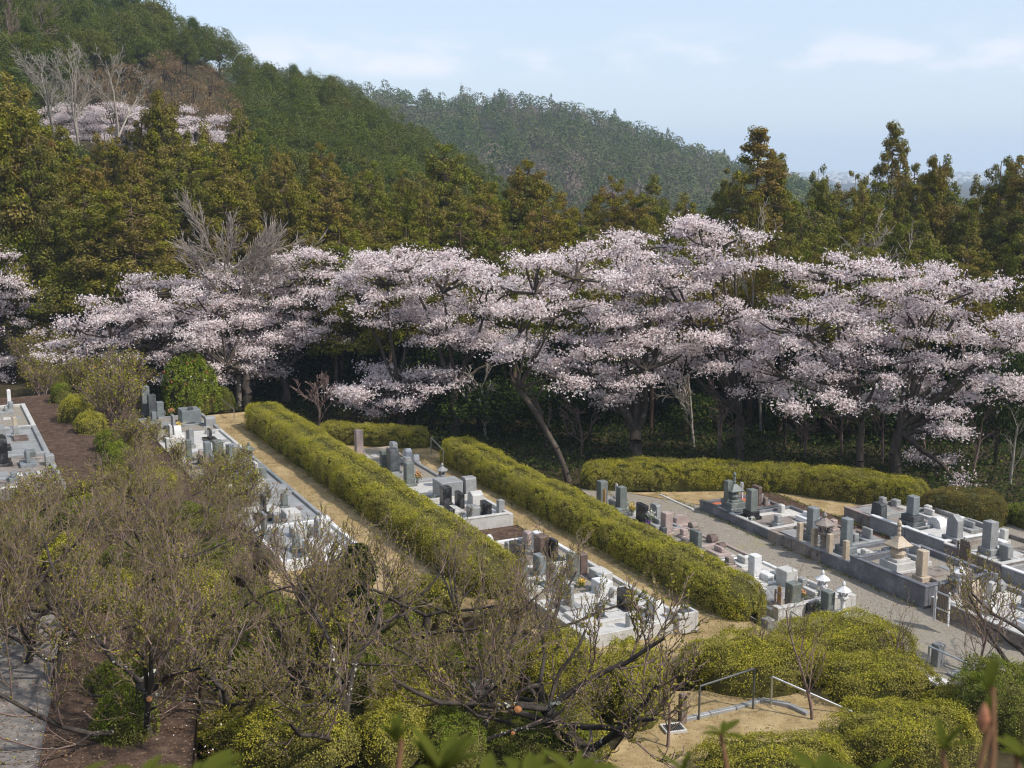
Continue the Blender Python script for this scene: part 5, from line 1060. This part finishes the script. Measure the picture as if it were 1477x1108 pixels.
slab_stone('dark brown narrow slab just right of the dark green upright slab', 839, 832, zt, 34, 14, 's_brown', .3)
slab_stone('long pale beam stone across the plot of the dark green slab', 866, 840, zt, 18, 34, 's_pale', .5)
slab_stone('pale chest stone in front of the long pale beam stone', 868, 862, zt, 26, 26, 's_white', .5)
slab_stone('black slab gravestone near the well-like box', 901, 884, zt, 34, 25, 's_black', .3, basemat='s_pale')
slab_stone('pale leaning slab between the black slab and the well-like box', 946, 890, zt, 24, 22, 's_white', .3, 'slope')
bx0 = P(984, 903, Z1 + .1); kk = ppm(bx0); t = thing('stone_box', 'open square pale stone box at the near end of the middle graves', 'stone box', tuple(bx0), GR)
s_ = .36; part('walls', 's_pale', t, (-s_, s_, -s_, -s_ + .1, -.1, .55), (-s_, s_, s_ - .1, s_, -.1, .55), (-s_, -s_ + .1, -s_ + .102, s_ - .102, -.1, .547), (s_ - .1, s_, -s_ + .102, s_ - .102, -.1, .547)); part('infill', 's_dark', t, (-s_ + .102, s_ - .102, -s_ + .102, s_ - .102, -.1, .46, dict(bev=0)))
bouquet('pale yellow flowers in front of the dark green upright slab', 838, 852, zt, 'f_yellow', .12, .2, 10)
bouquet('cream flowers half hidden in twigs near the black slab', 874, 880, zt, 'f_white', .12, .2, 11)
# --- left graves (T2)
q0 = kq(300, 608, Z2)[0]; q1 = kq(500, 812, Z2)[0]; qs = np.linspace(q0 - .6, q1, 7)
mats2 = [('s_grey', 'gravel'), ('s_pale', 's_pale'), ('s_grey', 'gravel'), ('s_blue', 's_grey'), ('s_grey', 's_grey'), ('s_white', 's_grey')]
nm2 = ['far', 'second', 'third', 'fourth', 'fifth', 'nearest, white-kerbed']
for i in range(6): plot('%s plot of the left graves, counted from the camellia bush' % nm2[i], qs[i], qs[i + 1] - .02, -11.6 if i < 4 else -11.2, -8.1, Z2, .30, .16, *mats2[i])
zq = Z2 + .2
gravestone('tall dark grey pillar gravestone, leftmost of the left graves', 211, 602, zq, 44, 12, 's_blue', 'flat', 1, bw=1.5)
gravestone('shorter dark pillar gravestone just right of the leftmost tall one', 220, 606, zq, 36, 12, 's_dark', 'flat', 1, bw=1.5)
gravestone('small blue-grey stone right of the two dark pillars', 231, 602, zq, 22, 11, 's_blue', 'flat', 1, bw=1.4)
slab_stone('wide grey stone chest below the camellia bush', 274, 612, zq, 22, 30, 's_blue', 1.0)
slab_stone('low pale block with a pointed lid at the straw path end of the first plot', 303, 616, zq, 16, 16, 's_grey', .5, 'slope')
bouquet('orange-pink bouquet left of the wide grey chest', 247, 604, zq, 'f_orange', .14, .3, 12)
bouquet('yellow and white bouquet in front of the wide grey chest', 258, 622, zq, 'f_yellow', .16, .2, 13)
slab_stone('pale grey urn stone in front of the yellow bouquet', 256, 632, zq, 18, 14, 's_white', .35, 'round')
slab_stone('dark narrow slab on the second left plot', 272, 640, zq, 18, 10, 's_dark', .2)
slab_stone('blue-grey slab gravestone on the second left plot', 300, 668, zq, 30, 12, 's_blue', .3)
slab_stone('green-grey block beside the blue-grey slab', 315, 660, zq, 24, 18, 's_green', .4)
slab_stone('pale grey block left of the small dark lantern', 336, 662, zq, 20, 22, 's_grey', .5)
lantern('small dark stone lantern by the straw path in the left graves', 360, 676, zq, 38, 's_green')
slab_stone('black slab with polished front in the left graves', 289, 676, zq, 18, 10, 's_black', .25)
slab_stone('black rounded stone right of the blue-grey slab', 316, 676, zq, 20, 14, 's_black', .3, 'round')
slab_stone('pale narrow slab among twigs left of the second left plot', 243, 660, zq, 28, 10, 's_pale', .2)
slab_stone('pale blue-grey stone with slots on the left', 258, 668, zq, 22, 20, 's_pale', .5)
slab_stone('orange wooden tablet upright among the left graves', 308, 702, Z2 + .1, 34, 6, 'neww', .03, tiers=0)
slab_stone('grey block among twigs near the dark lantern', 372, 690, zq, 18, 26, 's_blue', .6)
slab_stone('low grey stone bench on the fourth left plot', 400, 716, zq, 14, 28, 's_grey', .8)
slab_stone('pale stone beam on the fifth left plot', 420, 750, zq, 14, 30, 's_pale', .6)
slab_stone('white square stone at the corner of the white-kerbed left plot', 466, 768, zq, 22, 20, 's_white', .5)
slab_stone('long pale blue slab on the white-kerbed left plot', 476, 800, zq, 10, 40, 's_white', .8)
slab_stone('white chest stone behind twigs on the white-kerbed left plot', 450, 806, zq, 26, 26, 's_white', .5)
slab_stone('pale block half hidden by twigs at the foot of the left graves', 430, 780, zq, 20, 24, 's_pale', .5)
slab_stone('white slanted marker seen through twigs beyond the long hedge end', 688, 862, .5, 22, 8, 's_white', .08, tiers=0)
slab_stone('pale slab lying under the twigs of the low-limbed tree', 690, 992, .7, 12, 40, 's_pale', .6, tiers=0)
cn = {'s_blue': 'blue-grey', 's_grey': 'grey', 's_dark': 'dark', 's_pale': 'pale', 's_black': 'black', 's_green': 'green-grey', 's_white': 'white', 's_pink': 'pinkish', 's_worn': 'weathered', 's_sand': 'sandy'}
kinds = [('pillar', 's_blue'), ('slab', 's_grey'), ('pillar', 's_dark'), ('slab', 's_pale'), ('pillar', 's_grey'), ('slab', 's_black'), ('pillar', 's_green'), ('slab', 's_blue')]
def extra(u, v, z, kd, m, lb, h):
    b = UV(u, v, z); t = thing('gravestone', lb, 'gravestone', tuple(b), GR); w = .26 if kd == 'pillar' else .5; d = .24 if kd == 'pillar' else .14
    part('base', m, t, (-w * .8, w * .8, -w * .55 - .04, w * .55 + .04, -.04, .16)); part('stone', m, t, (-w / 2, w / 2, -d / 2, d / 2, .16, h, dict(bev=.02)))
for i in range(6):
    for j, (fu, vv) in enumerate([(.25, -10.9), (.72, -10.3), (.5, -9.2)]):
        kd, m = kinds[(i * 3 + j) % 8]; extra(qs[i] + (qs[i + 1] - qs[i]) * fu, vv, Z2 + .28, kd, m, '%s %s stone %s the %s left plot from the camellia bush' % (cn[m], kd, ['at the back corner of', 'behind the middle of', 'near the path side of'][j], ['first', 'second', 'third', 'fourth', 'fifth', 'sixth'][i]), .62 + .16 * ((i + j) % 3))
for i in range(3):
    for j, (fu, vv) in enumerate([(.2, -3.6), (.6, -3.2), (.85, -1.8)]):
        kd, m = kinds[(i * 3 + j + 3) % 8]; extra(ws[i] + (ws[i + 1] - ws[i]) * fu, vv, Z1 + .3, kd, m, '%s %s stone %s the %s middle plot below the bare soil' % (cn[m], kd, ['by the hedge in', 'halfway along', 'by the path in'][j], ['first', 'second', 'third'][i]), .55 + .15 * ((i + j) % 3))
for (u, v, z, kd, m, where, h) in [
    (u_a + 1.2, 10.4, .3, 'slab', 's_grey', 'at the back of the red-covered plot', .5), (u_b - .6, 10.6, .35, 'slab', 's_white', 'at the back of the white gravel plot', .35), (u_b - .5, 9.0, .35, 'pillar', 's_grey', 'in the near corner of the white gravel plot', .45),
    (u_b + .6, 9.6, .35, 'slab', 's_worn', 'in the weathered brown-kerbed plot', .3), (u_b + 1.1, 10.5, .35, 'pillar', 's_pink', 'at the back of the weathered brown-kerbed plot', .5), (um + .4, 10.7, .4, 'slab', 's_grey', 'behind the tall blue-grey pillar', .55), (um - .2, 9.0, .4, 'pillar', 's_pale', 'beside the square gate posts', .4),
    (u_c - .4, 10.6, .4, 'slab', 's_blue', 'behind the tall lantern column', .6), (u_c + .6, 10.6, .55, 'slab', 's_grey', 'behind the large pinkish pagoda', .5), (u_c + 1.4, 10.3, .55, 'pillar', 's_pale', 'between the pagoda and the sandy pillar', .55), (u_d - .5, 10.4, .55, 'slab', 's_grey', 'behind the small sandy pillar', .45), (u_d - .5, 8.9, .55, 'slab', 's_worn', 'in the near corner of the high dark wall', .3),
    (u_d + 1.2, 9.8, .4, 'pillar', 's_pale', 'behind the white-framed rack', .7), (u_d + 2.4, 10.2, .4, 'slab', 's_grey', 'behind the rough cream stone', .6), (u_d + 3.4, 9.2, .4, 'slab', 's_white', 'at the near end of the lower right plot', .5),
    (e1 + .8, 15.2, .4, 'slab', 's_pale', 'at the back of the two-tier pillar plot', .4), (e0 + .4, 14.6, .35, 'pillar', 's_grey', 'at the far end of the right row', .5), (e2 + .9, 15.3, .42, 'slab', 's_grey', 'behind the slope-shouldered gravestone', .4), (e3 + .6, 15.2, .4, 'pillar', 's_pale', 'behind the dark tablet rack', .6), (e4 - .5, 15.0, .4, 'slab', 's_grey', 'near the low grey box stone', .45), (e4 + 1.0, 14.0, .35, 'pillar', 's_grey', 'in the plot cut by the right edge', .7),
    (l0 + .3, 4.6, .12, 'slab', 's_grey', 'in the far narrow plot of the lane', .4), (l0 + 1.5, 4.9, .12, 'pillar', 's_pale', 'by the lane before the yellow bouquet', .45), (l0 + 3.4, 4.9, .15, 'slab', 's_grey', 'on the lane side of the black slab', .35), (l0 + 5.2, 5.0, .13, 'pillar', 's_pink', 'on the lane side of the pink pillar', .4), (l0 + 6.2, 4.4, .13, 'slab', 's_worn', 'between the pink pillar and the streaked slab', .35), (l0 + 7.6, 5.0, .15, 'slab', 's_pink', 'on the lane side of the streaked slab', .35), (l0 + 8.8, 4.6, .15, 'pillar', 's_worn', 'at the near end of the small rock plot', .35),
    (ll - .9, 5.0, .15, 'slab', 's_pale', 'on the lane side of the white pillar', .4), (ll + 2.3, 5.2, .17, 'pillar', 's_grey', 'on the lane side of the boxy pale tomb', .5), (ln - 1.3, 5.4, .25, 'slab', 's_pale', 'at the lane corner of the lantern plot', .35)]:
    extra(u, v, z, kd, m, 'small %s %s stone %s' % (cn[m], kd, where), h)
# --- far left graves (T3)
r0 = kq(40, 596, Z3)[0]; r1 = kq(100, 712, Z3)[0]; rs = np.linspace(r0 - .5, r1, 4)
for i, (mm, lb) in enumerate([(('s_pale', 'gravel'), 'far plot of the far left graves, behind the white post'), (('s_grey', 's_grey'), 'middle plot of the far left graves, with the black slab'), (('s_grey', 's_worn'), 'near plot of the far left graves, cut by the left edge')]):
    plot(lb, rs[i], rs[i + 1] - .02, -21.5, -17.2, Z3, .34, .2, *mm, cap='s_pale' if i == 2 else None)
z3 = Z3 + .24
slab_stone('slim white square post in the far left graves', 14, 588, z3, 26, 8, 's_white', .17, 'point', 1)
slab_stone('short cream post in the far left graves', 22, 622, z3, 20, 7, 's_sand', .16, 'flat', 0)
slab_stone('big black slab gravestone at the left edge', 6, 672, z3, 40, 30, 's_black', .3)
slab_stone('grey stone block behind the black slab at the left edge', 2, 640, z3, 24, 34, 's_grey', .4)
slab_stone('flat brown stone lying between the cream post and the white post', 30, 636, z3, 6, 24, 's_brown', .6, tiers=0)
slab_stone('grey block with a green stain in the near far-left plot', 44, 660, z3, 10, 18, 's_green', .4)
slab_stone('pale corner post of the near far-left plot', 72, 672, z3, 16, 16, 's_grey', .35, 'flat', 0)
for i in range(3):
    for j, (fu, vv) in enumerate([(.3, -18.2), (.7, -18.9), (.5, -20.0)]):
        kd, m = kinds[(i * 3 + j + 1) % 8]; extra(rs[i] + (rs[i + 1] - rs[i]) * fu, vv, Z3 + .3, kd, m, 'small %s %s stone %s the %s far-left plot' % (cn[m], kd, ['on the soil side of', 'in the middle of', 'at the back of'][j], ['far', 'middle', 'near'][i]), .35 + .14 * ((i + j) % 3))
# --- flat slabs at the lower right
slab_stone('flat white slab on the ground right of the azalea mounds', 1352, 984, 0.02, 4, 22, 's_white', .5, tiers=0)
slab_stone('pale flat stone beside the short rail at the lower right', 1385, 975, 0.02, 4, 24, 's_grey', .6, tiers=0)
slab_stone('small grey upright stone behind the short rail at the lower right', 1352, 960, 0.02, 32, 14, 's_grey', .3, tiers=0)

# ------------------------------------------------------------------ rails, post, grate, steps
def rail(label, pts, mat, posts, r=.030):
    t = thing('handrail', label, 'handrail', tuple(pts[0])); o = Vector(pts[0])
    S = [(tuple(Vector(a) - o), tuple(Vector(b) - o), r, r) for a, b in zip(pts, pts[1:])]
    bm = bmesh.new(); V, F = tubes(S, 8); link_mesh('rail', np_mesh('rail', V, F, M[mat], smooth=True), t); bm.free()
    for a, zb in posts:
        V, F = tubes([(tuple(Vector(a) - o), (a[0] - o.x, a[1] - o.y, zb - o.z), r * .95, r * .95)], 8); link_mesh('post', np_mesh('post', V, F, M[mat], smooth=True), t)
def up(px, py, z, dz): p = P(px, py, z); return (p.x, p.y, z + dz)
a, b = up(1086, 1026, 0, 1.25), up(1008, 1040, 0, 1.0); rail('dark-sided handrail with a bright bent end by the bottom path', [(a[0] + .02, a[1] + .1, a[2] - .05), a, b], 'darksteel', [(a, -.1), (b, -.1)])
c = up(1112, 1020, 0, .90); d = up(1232, 1034, 0, .12); rail('bright steel handrail sloping down over the azaleas', [(c[0] - .02, c[1] + .1, c[2] - .05), c, d], 'steel', [(c, -.1), (d, -.1)])
a, b = up(1338, 970, 0, .82), up(1402, 990, 0, .62); rail('short bright handrail in front of the lower right graves', [a, b], 'steel', [(a, -.1), (b, -.1)])
a, b = up(1073, 897, 0, .1), up(1084, 893, 0, .55); rail('short leaning steel rail at the end of the middle hedge', [a, b], 'steel', [], .03)
a, b = up(622, 655, Z1, .85), up(640, 672, Z1, .75); rail('steel handrail in the gap between the short hedge and the middle hedge', [a, b], 'steel', [(b, Z1 - .1), (a, Z1 - .1)])
a, b = up(1140, 905, 0, .55), up(1180, 915, 0, .12); rail('thin rail sloping past the long pale kerb of the lantern plot', [a, b], 'darksteel', [(a, -.1)], .018)
a, b = up(316, 590, Z2, .7), up(338, 606, Z2, .6); rail('steel handrail at the top end of the longest hedge', [a, b], 'steel', [(a, Z2 - .1), (b, Z2 - .1)])
b = P(984, 1045); t = thing('wooden_post', 'square weathered wooden post at the left end of the bottom path', 'post', tuple(b), GR); h_ = 46 / ppm(b)
part('post', 'wood', t, (-.10, .10, -.10, .10, -.2, h_, dict(bev=.02, taper=.08))); part('cap', 'wood', t, (-.075, .075, -.075, .075, h_ + .002, h_ + .02))
b = P(971, 1055); t = thing('drain_grate', 'small square white-framed drain grate beside the wooden post', 'drain grate', (b.x, b.y, .08), .25)
part('frame', 's_pale', t, (-.30, .30, -.26, -.20, -.1, .05), (-.30, .30, .20, .26, -.1, .05), (-.30, -.24, -.198, .198, -.1, .048), (.24, .30, -.198, .198, -.1, .048)); part('grating', 'darksteel', t, *[(x - .012, x + .012, -.198, .198, -.02, .04, dict(bev=0)) for x in np.linspace(-.2, .2, 8)]); part('black_pit_fill', 's_black', t, (-.238, .238, -.198, .198, -.1, -.03, dict(bev=0)))  # solid black block: darkness below the grating put into the colour
def kerbline(label, pts, w_, h, mat):
    t = thing('step_kerb', label, 'kerb', tuple(pts[0])); o = Vector(pts[0])
    for a, b in zip(pts, pts[1:]):
        a, b = Vector(a), Vector(b); L = (b - a).length; n_ = max(1, round(L / .75)); an = math.atan2((b - a).y, (b - a).x)
        for i in range(n_):
            q = part('block', mat, t, (.004, L / n_ - .004, -w_ / 2, w_ / 2, -.1, h + rng.uniform(-.01, .01))); q.location = a + (b - a) * (i / n_) - o; q.rotation_euler = (0, 0, an)
kerbline('row of grey kerb blocks edging the bottom path below the dark handrail', [P(985, 1042), P(1060, 1026), P(1098, 1014), P(1140, 1022), P(1165, 1034)], .16, .14, 's_grey')
kerbline('grey stone step across the end of the middle straw path', [P(1002, 915, .1), P(1050, 905, .1), P(1085, 906, .1)], .3, .12, 's_grey')
kerbline('row of stone edging between the gravel lane and the back grass verge', [P(952, 715), P(1000, 737)], .12, .09, 's_pale')

# ------------------------------------------------------------------ rhododendron shoots close to the lens
def shoot(label, px, py, dist, n_l, Ll, seed, up_=.8, bud=False, stem=.30, name='rhododendron_shoot'):
    g = random.Random(seed); c = Vector((0, 0, CH)) + ray(px, py) * (dist / ray(px, py).y); base = c - Vector((g.uniform(-.03, .03), g.uniform(-.02, .02), stem))
    t = thing(name, label, 'rhododendron', tuple(base)); K = 6
    S = []; p = Vector()
    for i in range(5):
        q = (c - base) * ((i + 1) / 5) + Vector((math.sin(i * 1.3 + seed) * .006, 0, 0)); S.append((tuple(p), tuple(q), .0042 - i * .0003, .004 - i * .0003)); p = q
    V, F = tubes(S, 7); link_mesh('stem', np_mesh('stem', V, F, M['rstem'], smooth=True), t)
    for i in range(n_l):                       # lance-shaped leaves, each a bent blade
        th = i * 2.4 + g.random(); el_ = up_ * g.uniform(.55, 1.3); d = Vector((math.cos(th) * math.cos(el_), math.sin(th) * math.cos(el_), math.sin(el_))); sd_ = d.cross(Vector((0, 0, 1))).normalized() if abs(d.z) < .98 else Vector((1, 0, 0)); nn = sd_.cross(d)
        L = Ll * g.uniform(.7, 1.15); W = L * g.uniform(.14, .19); V = []; F = []
        for k in range(K + 1):
            s = k / K; wv = W * (math.sin(math.pi * min(1, s * .93 + .05)) ** .8); ctr = (c - base) + d * (L * s) + nn * (-L * .22 * s * s) + Vector((0, 0, -.004 * i / n_l)); 
            V += [tuple(ctr - sd_ * wv + nn * wv * .3), tuple(ctr), tuple(ctr + sd_ * wv + nn * wv * .3)]
        for k in range(K):
            F += [(k * 3, k * 3 + 1, k * 3 + 4, k * 3 + 3), (k * 3 + 1, k * 3 + 2, k * 3 + 5, k * 3 + 4)]
        link_mesh('leaf', np_mesh('leaf', V, F, M['rhodo'], smooth=True), t)
    if bud:
        part('bud', 'budm', t, fn=lambda bm: lathe(bm, [(.002, -.002), (.004, .004), (.0055, .010), (.004, .017), (.001, .024)], 9)).location = (c - base) - Vector((0, 0, .004))
    return t
M['rstem'] = rough_mat('reddish_stem', [(.3, (.16, .08, .04)), (.7, (.28, .15, .08))], 60, bump=0, spec=.2)
M['budm'] = rough_mat('rosy_bud', [(.3, (.26, .09, .05)), (.7, (.45, .22, .11))], 50, rough=.6, bump=0, spec=.2)
for i, (px, py, ds, nl, Ll, up_, bud, lab) in enumerate([
    (572, 1062, 1.25, 7, .045, 1.15, False, 'upright yellowish rhododendron shoot, left of the bottom pair'), (635, 1108, 1.2, 11, .085, 1.0, False, 'tall green rhododendron rosette, right of the bottom pair'),
    (105, 1122, 1.1, 8, .06, .5, False, 'rhododendron shoot at the bottom left corner'), (200, 1120, 1.1, 9, .065, .45, False, 'rhododendron shoot second from the left along the bottom'), (290, 1120, 1.15, 9, .08, .45, False, 'rhododendron shoot below the rounded azalea'),
    (760, 1118, 1.15, 9, .085, .45, False, 'rhododendron shoot below the low-limbed tree'), (830, 1112, 1.2, 9, .075, .5, False, 'rhododendron shoot below the thick dark trunk'), (700, 1135, 1.1, 8, .08, .4, False, 'low spreading rhododendron leaves at the bottom centre'),
    (1043, 1052, 1.5, 5, .05, .5, False, 'single small-leaved shoot over the bottom path'), (985, 1105, 1.4, 4, .045, 1.2, False, 'small upright shoot at the bottom below the wooden post'),
    (1178, 1110, 1.2, 9, .075, .5, False, 'rhododendron shoot at the bottom below the bright handrail'), (1260, 1118, 1.15, 8, .065, .5, False, 'rhododendron shoot right of the one below the bright handrail'),
    (1418, 1040, 1.0, 3, .04, 1.3, True, 'tall shoot with a rosy bud near the bottom right corner'), (1425, 985, 1.05, 4, .05, 1.2, False, 'topmost green leaf tip above the rosy bud'), (1362, 1075, 1.1, 5, .055, 1.1, False, 'shoot left of the rosy bud'), (1475, 1085, 1.1, 8, .06, .6, False, 'rhododendron shoot in the bottom right corner')]):
    shoot(lab, px, py + 6, ds, nl, Ll * .62, 600 + i, up_, bud)
# ------------------------------------------------------------------ air
hv = [(-4900, -4900, -42), (4900, -4900, -42), (4900, 4900, -42), (-4900, 4900, -42), (-4900, -4900, 95), (4900, -4900, 95), (4900, 4900, 95), (-4900, 4900, 95)]
hf = [(3, 2, 1, 0), (4, 5, 6, 7), (0, 1, 5, 4), (1, 2, 6, 5), (2, 3, 7, 6), (3, 0, 4, 7)]
hm = bpy.data.materials.new('haze'); hm.use_nodes = True; nt = hm.node_tree; nt.nodes.clear()
o_ = nt.nodes.new('ShaderNodeOutputMaterial'); v_ = nt.nodes.new('ShaderNodeVolumePrincipled')
v_.inputs['Color'].default_value = (.66, .82, 1.0, 1); v_.inputs['Density'].default_value = .00024; v_.inputs['Anisotropy'].default_value = 0.0
nt.links.new(v_.outputs[0], o_.inputs['Volume'])
tag(link_mesh('haze', np_mesh('haze', hv, hf, hm)), 'thin pale blue haze over the valley', 'haze', kind='stuff')
